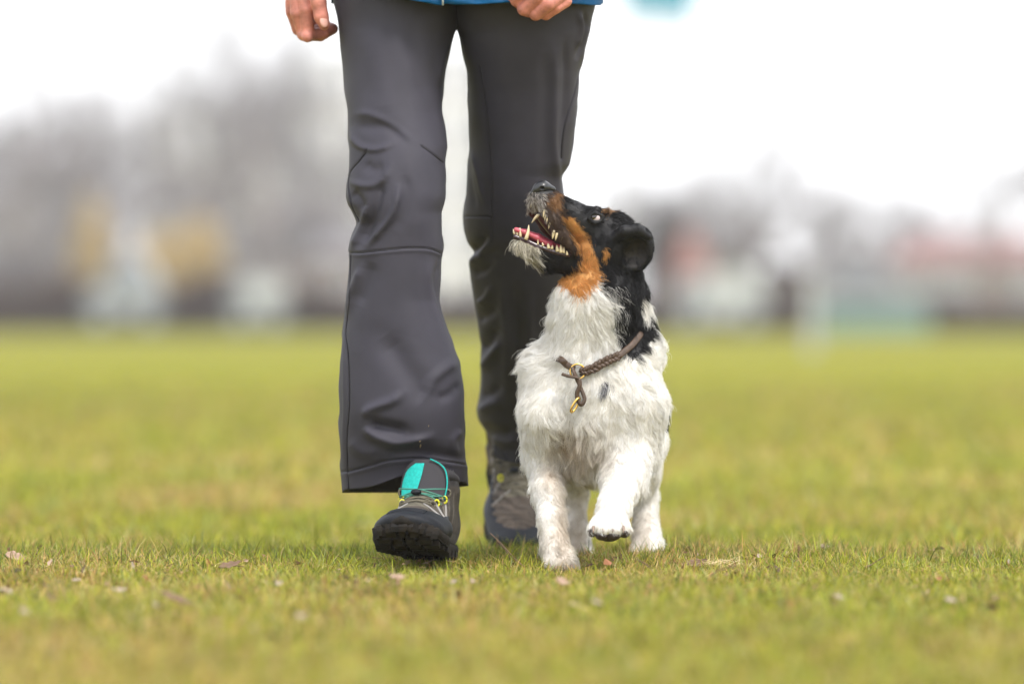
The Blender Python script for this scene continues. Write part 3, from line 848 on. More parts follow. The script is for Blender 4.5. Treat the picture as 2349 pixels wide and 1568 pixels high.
def leg_mesh(tab, strokes, hemfn, seed):
    NA = 260
    y0, y1 = tab[0][0], tab[-1][0]
    ys = np.concatenate([np.arange(y0, 20, 12), np.arange(20, y1+.1, 2.6)])
    ph = np.linspace(0, 2*np.pi, NA, endpoint=False)
    PH, Yg = np.meshgrid(ph, ys)
    # the hem: rows pulled to the hem line
    hem = hemfn(PH); k = np.clip((Yg - (y1-130))/130, 0, 1); Yd = np.where(k > 0, Yg + (hem - y1)*k, Yg)
    xl, xr, dc, ry = (interp(tab, Yg, c) for c in (1, 2, 3, 4))
    def sup(c, e): return np.sign(c)*np.abs(c)**e
    cx, rx = (xl+xr)/2, (xr-xl)/2
    def place(off):      # off in metres, outwards
        X = cx + (rx + off/(K0*(D+dc)))*sup(np.cos(PH), .92); dy = dc - (ry + off)*sup(np.sin(PH), .92)
        # hold the outline where it is seen from the tripod
        Xc = 1174.5 + (X - 1174.5)*(D+dc)/(D+dc)
        return X, dy
    X, dy = place(0)
    Xs = 1174.5 + (X-1174.5)*1.0
    amp = stroke_field(Xs.ravel(), Yd.ravel(), strokes).reshape(X.shape)
    front = np.clip((np.sin(PH) + .15)/.3, 0, 1)
    rim = np.clip(np.abs(np.sin(PH))*2.2, .45, 1)
    amp = amp*front*rim + (1-front)*2.5*noise2(PH*3, Yd/40, .3, seed)
    amp = amp + .5*noise2(PH*rx/20, Yd/18, .12, seed+1)
    X, dy = place(amp*.001)
    # P() keeps x and y on the sight line; move the depth only
    v = Pn(X, Yd, dy)
    rows = len(ys)
    # the turned-in hem
    extra = []
    for j, (o, up) in enumerate(((-.001, -1.0), (-.004, 0), (-.005, 10), (-.006, 60), (-.008, 130))):
        if j == 0: continue
        X2, dy2 = place((amp[-1:]*.001 + o) + 0*amp)
        extra.append(Pn(X2[-1:], Yd[-1:] - up, dy2[-1:]))
    v = np.concatenate([v] + extra, 0); n = v.shape[0]
    i = np.arange(n-1)[:, None]*NA; j = np.arange(NA)[None, :]; j2 = (j+1) % NA
    f = np.stack([i+j, i+j2, i+NA+j2, i+NA+j], -1).reshape(-1, 4)
    return v.reshape(-1, 3), f

def hem_a(ph):
    s = np.sin(ph); c = np.cos(ph)
    front = np.clip(s, 0, 1)
    h = 1131 - 16*np.clip(c, 0, 1)**1.0
    return h - 8*np.clip(s*3, 0, 1) - 34*np.exp(-((c-.12)/.5)**2)*np.clip(s*3, 0, 1)
def hem_b(ph): return 1054 + 6*np.sin(ph)
va, fa = leg_mesh(LEG_A, ST_A, hem_a, 71)
vb, fb = leg_mesh(LEG_B, ST_B, hem_b, 72)
trousers = mesh_np('trousers', np.concatenate([va, vb]), np.concatenate([fa, fb + len(va)])[:, ::-1], M_trou, person)
BV_TR = BVHTree.FromPolygons([Vector(p) for p in np.concatenate([va, vb])], [tuple(q) for q in np.concatenate([fa, fb + len(va)])])
def on_cloth(x, y, lift=.0006):
    o = Vector((0, 0, CAM_H)); d = (P(x, y, 0) - o).normalized()
    h = BV_TR.ray_cast(o, d)
    return (h[0] - d*lift) if h[0] is not None else None
def seam(pts, n, r=.0007, mat=M_seam, name='seam'):
    q = [on_cloth(p.x, p.y) for p in spline([(a, b, 0) for a, b in pts], n)]
    q = [p for p in q if p is not None]
    if len(q) > 2: return MB().tube(q, r, 5).build(name, mat, trousers)
for idx in (3, 4, 12, 27, 29): seam(ST_A[idx][0], 60 if idx > 4 else 30)
for idx in (3, 7, 8): seam(ST_B[idx][0], 40)
# dried specks of mud
M_mud = material('dry_mud', (.26, .20, .12), .95)
for (x, y, l) in ((965, 1018, 8), (964, 1010, 3), (984, 974, 4)):
    a, b = on_cloth(x, y, .0002), on_cloth(x-1.5, y+l, .0002)
    MB().tube([a, (a+b)/2, b], [.0008, .0013, .0006], 6, flat=.5).build('mud_speck', M_mud, trousers)

# ---- body: one continuous surface
def W3(x, y, dy): return np.array(P(x, y, dy))
PX = P(1046, 0, .22).x
body = SDF((-.52, 8.05, -.0 + .10), (.36, 9.25, 1.76), .006)
def bc(*a, **k): body.cone(*a, **k)
pel = np.array((PX, 8.47, .90))
body.ell((PX, 8.48, .97), (.135, .088, .11), .03)
body.cone((PX, 8.48, .98), (PX, 8.47, 1.18), .115, .12, .04)
body.ell((PX, 8.47, 1.27), (.165, .105, .16), .04)
body.cone((PX, 8.47, 1.40), (PX, 8.455, 1.50), .055, .052, .03)
body.ell((PX, 8.44, 1.61), (.075, .095, .115), .02)
body.ell((PX, 8.41, 1.55), (.055, .065, .06), .02)
body.cone((PX, 8.352, 1.60), (PX, 8.335, 1.575), .010, .015, .008)
for s in (-1, 1): body.ell((PX + s*.077, 8.455, 1.60), (.012, .02, .032), .008)
def legb(tab, pts, foot):
    q = []
    for y in pts:
        xl, xr, dc = (float(interp(tab, y, c)) for c in (1, 2, 3)); q.append(W3((xl+xr)/2, y, dc+.005))
    q += foot
    return q
qa = legb(LEG_A, (20, 200, 470, 700, 1000), [W3(968, 1100, .16), W3(955, 1230, .06)])
body.chain(qa, [.080, .062, .045, .045, .030, .021, .016], .008)
qb = legb(LEG_B, (20, 200, 470, 700, 1000), [W3(1205, 1080, .76), W3(1195, 1200, .70)])
body.chain(qb, [.080, .062, .045, .042, .032, .028, .020], .008)
SHL, SHR = np.array((PX-.185, 8.48, 1.385)), np.array((PX+.185, 8.48, 1.385))
ELL, ELR = np.array((PX-.245, 8.52, 1.10)), np.array((PX+.25, 8.55, 1.11))
WRL, WRR = W3(703, -150, .20), W3(1300, -120, .09)
body.chain([SHL, ELL, WRL], [.058, .042, .028], .03); body.chain([SHR, ELR, WRR], [.058, .042, .028], .03)
bv, bq = body.mesh()

hand = SDF(W3(630, 120, .06), W3(800, -175, .30), .0016) if False else None
def bounds(pts, m): pts = np.array(pts); return pts.min(0) - m, pts.max(0) + m
# hand on the left of the picture, loosely closed, thumb along the fingers
lo, hi = bounds([W3(650, 100, .14), W3(780, -170, .30)], .03)
h1 = SDF(lo, hi, .0017)
h1.cone(WRL, W3(700, -90, .20), .027, .026, .01)
h1.cone(W3(703, -90, .21), W3(690, -30, .21), .028, .023, .012)
h1.cone(W3(715, -80, .20), W3(700, -25, .205), .024, .017, .012)
fing = [([(696,-34,.196), (704,22,.190), (706,80,.196), (742,76,.215), (763,66,.235)], [.0120,.0112,.0100,.0092,.0084]),
        ([(680,-34,.204), (684,30,.200), (697,77,.208), (735,80,.232), (758,64,.248)], [.0125,.0115,.0104,.0094,.0085]),
        ([(671,-30,.224), (672,26,.226), (685,66,.232), (722,72,.252), (748,58,.262)], [.0118,.0108,.0098,.009,.008]),
        ([(669,-28,.246), (669,12,.250), (680,46,.255), (712,54,.270), (736,46,.275)], [.0105,.0095,.0086,.008,.0072])]
for pts, rad in fing: h1.chain([W3(*p) for p in pts], rad, .0022)
h1.chain([W3(714,-95,.186), W3(722,-40,.180), W3(731,6,.176), W3(737,38,.176), W3(744,56,.178)], [.019,.0145,.0115,.0108,.0086], .003)
for (x, y, dd) in ((706, 84, .188), (697, 80, .200)): h1.ell(W3(x, y, dd), (.0085, .007, .0085), .004)
v1, q1 = h1.mesh()
# hand on the right of the picture, closed around the leash pocket, knuckles to us
lo, hi = bounds([W3(1160, 60, .02), W3(1335, -140, .16)], .03)
h2 = SDF(lo, hi, .0017)
h2.cone(WRR, W3(1275, -62, .085), .027, .030, .012)
h2.ell(W3(1252, -30, .085), (.033, .022, .030), .01)
fing2 = [([(1262,-52,.064), (1212,-30,.050), (1186,0,.060), (1196,10,.085)], [.0115,.0112,.0102,.009]),
         ([(1274,-34,.060), (1232,-10,.044), (1203,20,.054), (1213,26,.085)], [.0118,.0115,.0106,.009]),
         ([(1288,-14,.062), (1257,8,.046), (1229,31,.056), (1238,30,.085)], [.0112,.0110,.0102,.009]),
         ([(1297,2,.070), (1275,16,.060), (1252,32,.066), (1258,26,.09)], [.0098,.0095,.009,.008])]
for pts, rad in fing2: h2.chain([W3(*p) for p in pts], rad, .0016)
h2.chain([W3(1262,-75,.055), W3(1222,-62,.035), W3(1192,-38,.030), W3(1172,-12,.036)], [.015,.013,.011,.009], .003)
v2, q2 = h2.mesh()
bodyo = mesh_np('body', np.concatenate([bv, v1, v2]), np.concatenate([bq, q1+len(bv), q2+len(bv)+len(v1)]), M_skin, person)
MB().ball((0,0,0), (.0065, .0022, .0085), 14, 10).build('finger_nail', M_nail, person, world=False)
nl = bpy.data.objects['finger_nail']; nl.location = Vector(W3(743, 50, .167)) - person.location; nl.rotation_euler = (R(-8), R(-12), R(25))
for s in (-1, 1):
    e = MB(); e.ball((PX + s*.03, 8.353, 1.615), .011, 12, 8); e.build('eye', M_eyew, person)
hb = SDF((PX-.12, 8.30, 1.45), (PX+.12, 8.60, 1.78), .006)
hb.ell((PX, 8.455, 1.635), (.088, .10, .105), .01); hb.box((PX, 8.33, 1.58), (.06, .05, .07), .01, sub=True)
hv, hq = hb.mesh(); mesh_np('hair', hv, hq, M_hair, person)

# ---- jacket
JT = [(-1010, 1000, 1090, .20, .055), (-960, 960, 1130, .21, .075), (-900, 800, 1290, .22, .10), (-780, 745, 1350, .22, .125), (-500, 760, 1335, .22, .14),
      (-250, 775, 1325, .22, .135), (-80, 757, 1370, .22, .145), (-20, 757, 1381, .22, .148), (20, 760, 1384, .22, .15)]
def jacket():
    NA = 220; ys = np.concatenate([np.arange(-1010, -200, 20), np.arange(-200, 21, 3.0)]); ph = np.linspace(0, 2*np.pi, NA, endpoint=False)
    PH, Yg = np.meshgrid(ph, ys); xl, xr, dc, ry = (interp(JT, Yg, c) for c in (1, 2, 3, 4))
    c, s = np.cos(PH), np.sin(PH); X = (xl+xr)/2 + (xr-xl)/2*np.sign(c)*np.abs(c)**.85
    xs = np.array([757, 860, 940, 975, 1005, 1014, 1018, 1045, 1100, 1170, 1240, 1320, 1355, 1378, 1384]); hs = np.array([-40, -18, 0, 6, 12, 12.5, 8, 11, 10, 6, 6, 9, 12, 12, 5])
    hemy = np.where(s > 0, np.interp(X, xs, hs), 8)
    k = np.clip((Yg + 60)/80, 0, 1); Y = Yg + (hemy - 20)*k
    w = .004*noise2(X/100, Y/60, .9, 5) + .0015*noise2(X/100, Y/100, 3.5, 6)
    # gathered hem
    w = w - .004*np.exp(-((Y - hemy + 16)/5)**2)
    rr = (ry + w)
    v = [Pn(X, Y, dc - rr*np.sign(s)*np.abs(s)**.8)]
    for o, up in ((.004, -1), (.008, 4), (.009, 30)):
        v.append(Pn(X[-1:], Y[-1:] - up, (dc - (rr-o)*np.sign(s)*np.abs(s)**.8)[-1:]))
    v = np.concatenate(v, 0); n = v.shape[0]
    i = np.arange(n-1)[:, None]*NA; j = np.arange(NA)[None, :]; j2 = (j+1) % NA
    f = np.stack([i+NA+j, i+NA+j2, i+j2, i+j], -1).reshape(-1, 4)
    return mesh_np('jacket', v.reshape(-1, 3), f, M_jack, person)
jk = jacket()
for (a, b, c) in ((SHL, ELL, WRL), (SHR, ELR, WRR)):
    q = spline([a + np.array((0, 0, .02)), (a+b)/2, b, (b+c)/2, c + (c-b)*.02], 26)
    MB().tube(q, [.075 - .027*i/25 + .003*math.sin(i*2.1) for i in range(26)], 26).build('sleeve', M_jack, jk)
q = [W3(1016 + 3*math.sin(i*.4), 12 - i*14, .0) for i in range(70)]
for i, p in enumerate(q):
    Yg = 12 - i*14; ry = float(interp(JT, Yg, 4)); p2 = P(1016, Yg, .22 - ry - .004); q[i] = p2
MB().tube(q, .003, 6, flat=.5).build('zip', M_zip, jk)

# ---- hiking shoes
def shoe_outline(n=72):
    """plan of the sole, toe along +y"""
    y = np.array([0, .004, .02, .05, .10, .15, .20, .235, .265, .288, .299, .303])
    wr = np.array([.0, .020, .035, .040, .037, .043, .051, .052, .045, .029, .012, 0]); wl = np.array([.0, .020, .034, .038, .036, .041, .053, .056, .050, .034, .015, 0])
    t = np.linspace(0, 1, n//2); s = .5 - .5*np.cos(np.pi*t); ss = s*.303
    return np.concatenate([np.stack([np.interp(ss, y, wr), ss], -1), np.stack([-np.interp(ss[::-1][1:-1], y, wl), ss[::-1][1:-1]], -1)])
def spring(y): return np.clip(y - .215, 0, 1)**2*3.0 + np.clip(.03 - y, 0, 1)**2*6
def make_shoe(M, name_label, seed, is_front=True):  # True for the front shoe: turquoise tongue panel, green laces, longer toe cap
    """M: 4x4 matrix of the shoe in the world"""
    T = lambda v: (np.asarray(v, float) @ np.array(M)[:3, :3].T + np.array(M)[:3, 3])
    g = SDF((-.075, -.03, -.01), (.075, .33, .20), .0025)
    g.cone((0, .045, .050), (0, .060, .095), .039, .040, .02)
    g.cone((0, .060, .095), (0, .064, .108), .040, .036, .01)
    g.ell((0, .055, .04), (.041, .058, .045), .01)
    g.cone((0, .10, .062), (0, .175, .038), .038, .032, .02)
    g.ell((-.001, .20, .028), (.052, .075, .026), .02)
    g.ell((-.002, .243, .021), (.049, .058, .020), .01)
    base = g.g.copy(); ycap = .222 if is_front else .262
    g.cone((0, .062, .12), (0, .058, .24), .032, .04, 0, sub=True)     # ankle opening
    g.box((0, .15, -.02), (.2, .3, .034), 0, sub=True)
    v, q = g.mesh()
    v[:, 2] += spring(v[:, 1])*.55
    # colours of the upper: mesh, leather panels, stripes
    x, y, z = v.T; r = np.random.default_rng(seed)
    c = np.tile(np.array([.050, .041, .033]) if is_front else np.array([.060, .046, .036]), (len(v), 1))
    side = np.abs(x) > .024
    st = (np.sin(y*240 + z*90) > .55) & side & (y > .08) & (y < .22)
    c[st] = (.12, .105, .09)
    c[(np.abs(x) < .02) & (y > .10) & (y < .2)] = (.10, .09, .065)
    c[(z > .10)] = (.032, .030, .034)
    c[(z < .030) & (y < .2)] = (.085, .078, .07)
    c *= (1 + .25*noise3(v, 60, seed))[:, None]
    sh = mesh_np('hiking_shoe', T(v + (0 if is_front else 1)*vnormals(v, q)*(.0018*np.sin(v[:, 1:2]*330 + 9*noise3(v, 9, 4)[:, None]))), q, M_upper, person, colors=np.clip(c, .01, 1))
    sh['label'] = name_label
    bvh = BVHTree.FromPolygons([Vector(p) for p in v], [tuple(k) for k in q])
    def surf(px, py, lift=.0015):
        h = bvh.ray_cast(Vector((px, py, .4)), Vector((0, 0, -1)))
        if h[0] is None: return Vector((px, py, .03))
        return h[0] + h[1]*(lift if h[1].z > 0 else -lift)
    # toe cap: a rubber shell over the front of the upper
    cap = SDF((-.075, -.03, -.01), (.075, .33, .20), .0025); cap.g = base - .0028
    X, Yy, Z = cap.ax[0][:, None, None], cap.ax[1][None, :, None], cap.ax[2][None, None, :]
    cut = (ycap + 30*X**2*0 + .012*np.cos(X*60)) - Yy + 0*Z          # straight front cap
    rand = np.maximum(Z - .042 + .10*(Yy - .23), .12 - Yy) + 0*X      # rubber rand along the sides
    keep = np.minimum(cut, rand)
    cap.g = np.maximum(cap.g, keep).astype(np.float32)
    cap.g = np.maximum(cap.g, (.014 - Z + 0*X + 0*Yy)).astype(np.float32)
    cv, cq = cap.mesh(); cv[:, 2] += spring(cv[:, 1])*.55
    mesh_np('toe_cap', T(cv), cq, M_rub, sh)
    # ridges on the cap
    for k, yy in enumerate((.250, .262, .272) if is_front else ()):
        q2 = [surf(px, yy - 6*px*px, .0034) for px in np.linspace(-.026, .026, 12)]
        MB().tube([T(p) for p in q2], .0016, 6).build('cap_ridge', M_rub, sh)
    # sole
    o = shoe_outline(); n = len(o); V = []
    prof = [(1.0, .016), (1.03, .013), (1.03, .008), (.99, .003), (.95, .001)]
    for sc, zz in prof:
        V.append(np.stack([o[:, 0]*sc, (o[:, 1]-.15)*((sc-1)*.6+1)+.15, zz + spring(o[:, 1])], -1))
    rows = len(V); V = np.concatenate(V); F = []
    for r_ in range(rows-1):
        for i in range(n): j = (i+1) % n; F.append((r_*n+i, r_*n+j, (r_+1)*n+j, (r_+1)*n+i))
    # flat fills as strips left to right so the toe spring stays
    half = n//2
    for r_, rev in ((0, True), (rows-1, False)):
        for i in range(1, half):
            a, b = r_*n+i-1, r_*n+i; c_, d_ = r_*n+(n-i) % n, r_*n+(n-i+1) % n
            F.append((a, b, c_, d_) if rev else (d_, c_, b, a))
    MB().add(T(V), F).build('sole', M_sole, sh)
    # tread lugs, in rows across, single blocks
    for yy in np.arange(.012, .30, .0215):
        ww = np.interp(yy, [0, .01, .05, .1, .2, .26, .29, .30], [.012, .022, .034, .03, .047, .040, .02, .01])
        cols = 3 if ww < .03 else 4
        for k in range(cols):
            if abs(yy - .12) < .012 and 0 < k < cols-1: continue
            cx = -ww + (k+.5)*2*ww/cols + .002*math.sin(yy*300+k); dz = spring(np.array(yy)); lw = ww/cols - .0014
            edge = k in (0, cols-1)
            hh = .0055
            x0, x1, y0, y1 = cx-lw, cx+lw, yy-.0078, yy+.0078
            if edge: (x0, x1) = ((x0-.006, x1) if k == 0 else (x0, x1+.006))
            s0, s1 = float(spring(np.array(y0))), float(spring(np.array(y1)))
            vv = [(x0+.001,y0+.001,-hh+s0),(x1-.001,y0+.001,-hh+s0),(x1-.001,y1-.001,-hh+s1),(x0+.001,y1-.001,-hh+s1),(x0,y0,.006+s0),(x1,y0,.006+s0),(x1,y1,.006+s1),(x0,y1,.006+s1)]
            MB().add(T(vv), [(0,3,2,1),(4,5,6,7),(0,1,5,4),(1,2,6,5),(2,3,7,6),(3,0,4,7)]).build('tread_lug', M_sole, sh, smooth=False)
    # chunky lobes wrapping up around the toe
    for k in range(9):
        a = R(-56 + 112*k/8); yy = .249 + .049*math.cos(a); xx = -.002 - .047*math.sin(a)*1.0; dz = float(spring(np.array(yy)))
        rt = np.array([[math.cos(a), -math.sin(a), 0], [math.sin(a), math.cos(a), 0], [0, 0, 1]])
        bb = MB(); c0, hx, hy = np.array((xx, yy, dz)), .0062 + .0012*math.sin(k*2.3), .0065
        vv = []
        for (zz, q) in ((-.0035, .7), (.003, 1.0), (.011 + .0015*math.sin(k*3.1), .85), (.0135, .45)):
            for (sx, sy) in ((-1,-1),(1,-1),(1,1),(-1,1)): vv.append(c0 + rt.T @ np.array((sx*hx*q, sy*hy*q - (.004 if zz > .01 else 0), zz)))
        ff = [(0,3,2,1),(12,13,14,15)] + [(4*l+i, 4*l+(i+1) % 4, 4*l+4+(i+1) % 4, 4*l+4+i) for l in range(3) for i in range(4)]
        bb.add(T(vv), ff); bb.build('tread_lug', M_sole, sh, smooth=False)
    # padded tongue with a turquoise panel
    def tongue(w, t, mat, name, x0, x1, ya, yb, lift):
        A, Bm = [], []
        nx, ny = 14, 14
        for j in range(ny+1):
            tt = j/ny
            for i in range(nx+1):
                xq = x0 + (.42*(1-tt)**1.5 if x0 == .04 else 0); u = xq + (x1-xq)*i/nx
                wid = w*(1 - .25*(2*abs(tt-.4))**2) * (1 if tt < .8 else (1 - (tt-.8)**2*9))
                px = u*wid
                zz = .072 + (.136-.072)*(ya + (yb-ya)*tt); yy = .140 - .022*(ya + (yb-ya)*tt) - 12*px*px - .010*math.sin(math.pi*tt)*0
                A.append((px, yy + lift, zz + .2*lift)); Bm.append((px, yy - t, zz))
        nA = len(A); F = []
        for j in range(ny):
            for i in range(nx):
                a = j*(nx+1)+i; F.append((a, a+1, a+nx+2, a+nx+1)); F.append((nA+a+nx+1, nA+a+nx+2, nA+a+1, nA+a))
        per = [i for i in range(nx+1)] + [(j)*(nx+1)+nx for j in range(1, ny+1)] + [ny*(nx+1)+i for i in range(nx-1, -1, -1)] + [j*(nx+1) for j in range(ny-1, 0, -1)]
        for k in range(len(per)):
            a, b = per[k], per[(k+1) % len(per)]; F.append((b, a, nA+a, nA+b))
        return MB().add(T(A + Bm), F).build(name, mat, sh)
    tongue(.036, .010, M_dark, 'tongue', -1, 1, -.15, 1.0, 0)
    if is_front: tongue(.034, .001, M_teal2, 'tongue_panel', .04, .98, -.10, .90, .0012)
    MB().tube([*[T(p_) for p_ in spline([(-.031, .128, .076), (-.034, .122, .098), (-.031, .118, .118), (-.022, .118, .129), (-.008, .121, .136)], 20)]], .0011, 6).build('tongue_piping', M_teal2 if is_front else M_dark, sh)
    # collar padding and sock
    ring = [(.034*math.cos(a), .060 + .044*math.sin(a), .112 + .004*math.sin(a)) for a in np.linspace(0, 6.283, 30)]
    MB().tube([T(p) for p in ring], .0075, 10, cap=False).build('collar_padding', M_dark, sh)
    MB().tube([T((0, .068, .10)), T((0, .062, .11)), T((0, .058, .12)), T((0, .052, .128))], [.032, .030, .026, .020], 24).build('sock', M_sock, sh)
    # laces over the tongue and the instep
    rows_ = [(.122, .089), (.134, .078), (.148, None), (.164, None), (.180, None)]
    hooks = []
    for k, (yy, zz) in enumerate(rows_):
        w = .034 - .003*k
        for s in (-1, 1):
            y2 = yy + .014*(1 if k else .3)
            pts = []
            for t in np.linspace(-1, 1, 11):
                px = w*t; py = yy + (y2-yy)*(t*s+1)/2 - .010*abs(t)**2
                if zz: p = Vector((px, .149 + .006*k - 12*px*px + .001*s, zz - .004*abs(t) + .006*(t*s)))
                else: p = surf(px, py, .0022)
                pts.append(T(p))
            MB().tube(pts, .0011, 6).build('lace', M_lace if k < 3 and is_front else M_lace2, sh)
        for s in (-1, 1):
            p = T(Vector((s*w*1.02, yy - .006, (zz - .002) if zz else surf(s*w, yy - .006).z)))
            hk = MB(); a = [Vector(p) + Vector((.0035*math.cos(t), -.004, .005*math.sin(t))) for t in np.linspace(0, 6.283, 12)]
            hk.tube(a, .0015, 6); hk.build('lace_hook', M_hook if k in (1, 3) and (is_front or k == 3) else M_lace2, sh)
    # toggle and rubber keeper on the instep
    p = T(surf(.004, .158, .006)); MB().ball(p, (.008, .006, .0045), 14, 10).build('lace_toggle', M_rub, sh)
    # side straps
    for s in (-1, 1):
        for yy in (.12, .15, .178):
            pts = []
            for t in np.linspace(0, 1, 9):
                o_ = bvh.ray_cast(Vector((s*.2, yy + .03*t, .085 - .052*t)), Vector((-s, 0, 0)))
                if o_[0] is not None: pts.append(T(o_[0] + Vector((s*.0006, 0, 0))))
            if len(pts) > 3: MB().tube(pts, .0024, 6, flat=.45).build('strap', M_strap, sh)
    return sh
def shoe_matrix(origin, yaw, pitch, pivot_y=0.0, roll=0.0):
    # toe towards us: local +y becomes world -y
    Rm = Matrix.Rotation(R(180) + yaw, 4, 'Z') @ Matrix.Rotation(pitch, 4, 'X') @ Matrix.Rotation(roll, 4, 'Y')
    return Matrix.Translation(origin) @ Rm @ Matrix.Translation((0, -pivot_y, .0065 if pitch > 0 else 0.004))
SHOE_F = make_shoe(shoe_matrix(P(1002, 718, .14).xy.to_3d() + Vector((0, 0, .004)), R(-9), R(6.5)), 'front shoe, toe lifted, turquoise tongue showing', 5)
SHOE_R = make_shoe(shoe_matrix(P(1192, 718, .63).xy.to_3d() + Vector((0, 0, -.006)), R(4), R(-30), .27), 'rear shoe, heel lifted behind the dog', 6, False)
# ---------------------------------------------------------------- the dog
dog = empty('dog', P(1360, 718, .08).xy.to_3d())
tag(dog, 'small rough coated white dog with black and tan head looking up, one front paw raised', 'dog')

def m_attr_skin():
    return material('dog_skin', (.5, .4, .35), .55, attr=True, bump=.3, bscale=220, spec=.35, bdist=.001)
M_dskin = m_attr_skin()
def m_fur():
    m = bpy.data.materials.new('dog_fur'); m.use_nodes = True; nt = m.node_tree; L = nt.links
    b = nt.nodes['Principled BSDF']; b.inputs['Roughness'].default_value = .45; b.inputs['Specular IOR Level'].default_value = .35
    a = nt.nodes.new('ShaderNodeAttribute'); a.attribute_name = 'Col'
    L.new(a.outputs['Color'], b.inputs['Base Color'])
    t = nt.nodes.new('ShaderNodeBsdfTranslucent'); L.new(a.outputs['Color'], t.inputs[0])
    mx = nt.nodes.new('ShaderNodeMixShader'); mx.inputs[0].default_value = .38
    L.new(b.outputs[0], mx.inputs[1]); L.new(t.outputs[0], mx.inputs[2]); L.new(mx.outputs[0], nt.nodes['Material Output'].inputs[0])
    return m
M_fur = m_fur()
def D3(x, y, dy): return np.array(P(x, y, dy))
DL, DH = D3(1130, 400, 0), D3(1580, 1320, 0)
g = SDF((DL[0], 7.98, -.002), (DH[0], 8.86, DL[2]), .0028)
# trunk
g.ell(D3(1358, 915, .05), (.090, .105, .108), .02)
g.ell(D3(1362, 880, .045), (.080, .080, .080), .02)
g.ell(D3(1240, 858, .05), (.022, .045, .032), .02)
g.cone(D3(1362, 905, .12), D3(1386, 915, .36), .087, .074, .03)
g.ell(D3(1480, 815, .055), (.022, .045, .034), .02)
g.ell(D3(1350, 1010, .02), (.050, .050, .060), .03)
g.ell(D3(1254, 905, .03), (.034, .055, .068), .025)
g.ell(D3(1454, 885, .02), (.034, .050, .075), .025)
# neck
g.cone(D3(1395, 620, .015), D3(1366, 700, .005), .045, .055, .02)
g.cone(D3(1366, 700, .005), D3(1352, 800, .015), .055, .060, .02)
g.cone(D3(1425, 660, .03), D3(1430, 800, .04), .034, .050, .02)
# skull, cheeks
g.ell(D3(1402, 563, .004), (.043, .044, .045), .012)
g.ell(D3(1362, 588, .002), (.036, .038, .036), .012)
g.cone(D3(1405, 535, .0), D3(1358, 520, -.004), .030, .026, .01)
# upper jaw
g.cone(D3(1352, 523, -.004), D3(1262, 466, -.022), .0275, .0185, .008)
g.cone(D3(1262, 466, -.022), D3(1242, 454, -.026), .0185, .0165, .006)
g.chain([D3(1226, 468, -.020), D3(1226, 484, -.012), D3(1252, 520, .004), D3(1285, 556, .008)], [.0095, .0085, .008, .010], .006)
g.chain([D3(1252, 474, -.038), D3(1270, 504, -.039), D3(1288, 538, -.037), D3(1312, 566, -.032)], [.0105, .0095, .009, .009], .006)
# lower jaw
g.cone(D3(1335, 598, -.004), D3(1270, 591, -.014), .0245, .0175, .008)
g.cone(D3(1270, 591, -.014), D3(1198, 556, -.024), .0170, .0105, .006)
g.chain([D3(1318, 583, -.026), D3(1275, 579, -.029), D3(1235, 567, -.033), D3(1196, 548, -.034)], [.0065, .0055, .005, .0045], .003)
g.chain([D3(1318, 575, .018), D3(1275, 568, .010), D3(1235, 557, -.004), D3(1190, 538, -.016)], [.0065, .0055, .005, .0045], .003)
# mouth hollow
g.chain([D3(1312, 566, -.008), D3(1280, 545, -.018), D3(1240, 510, -.026), D3(1210, 500, -.028)], [.007, .0135, .0155, .012], .003, sub=True)
g.chain([D3(1300, 572, -.006), D3(1260, 566, -.014), D3(1200, 540, -.024)], [.006, .0075, .0055], .002, sub=True)
# eye socket
g.ell(D3(1366, 498, -.040), (.0085, .010, .0065), .003, sub=True)
g.chain([D3(1350, 490, -.026), D3(1368, 482, -.026), D3(1386, 488, -.022)], [.004, .005, .005], .004)
g.chain([D3(1352, 496, -.036), D3(1366, 488, -.039), D3(1382, 495, -.036)], [.0030, .0034, .0032], .003)
g.chain([D3(1352, 502, -.036), D3(1366, 511, -.039), D3(1381, 505, -.036)], [.0030, .0034, .0034], .003)
# raised and standing legs
g.chain([D3(1262, 950, .0), D3(1252, 1050, .03), D3(1256, 1130, -.01), D3(1266, 1195, -.055), D3(1274, 1250, -.075), D3(1278, 1278, -.09)], [.046, .031, .0195, .0165, .0165, .018], .016)
for k, (dx, ddy) in enumerate(((-20, -.098), (-6, -.108), (12, -.108), (27, -.098))):
    g.chain([D3(1279 + dx*.5, 1262, -.08), D3(1283 + dx, 1292, ddy)], [.012, .0105], .004)
g.chain([D3(1458, 930, -.0), D3(1448, 1030, .005), D3(1432, 1100, -.05), D3(1408, 1165, -.115), D3(1400, 1192, -.130)], [.048, .038, .027, .0205, .0195], .016)
g.ell(D3(1398, 1204, -.136), (.027, .020, .016), .008)
for dx, dd in ((-33, -.140), (-13, -.150), (11, -.150), (33, -.140)):
    g.chain([D3(1398 + dx*.7, 1196, -.134), D3(1398 + dx*1.05, 1213, dd)], [.011, .0105], .003)
g.chain([D3(1335, 950, .30), D3(1322, 1010, .27), D3(1322, 1080, .33), D3(1318, 1135, .37), D3(1324, 1225, .335), D3(1330, 1246, .325)], [.055, .038, .022, .0165, .0155, .016], .016)
for dx in (-14, -4, 7, 16): g.chain([D3(1329 + dx*.5, 1242, .325), D3(1331 + dx, 1266, .305)], [.010, .009], .004)
g.chain([D3(1448, 950, .30), D3(1466, 1010, .26), D3(1474, 1080, .33), D3(1476, 1140, .37), D3(1482, 1225, .335), D3(1487, 1248, .315)], [.060, .040, .025, .0185, .0175, .019], .016)
for dx in (-27, -9, 10, 27): g.chain([D3(1486 + dx*.5, 1244, .315), D3(1487 + dx, 1271, .290)], [.0115, .0105], .004)
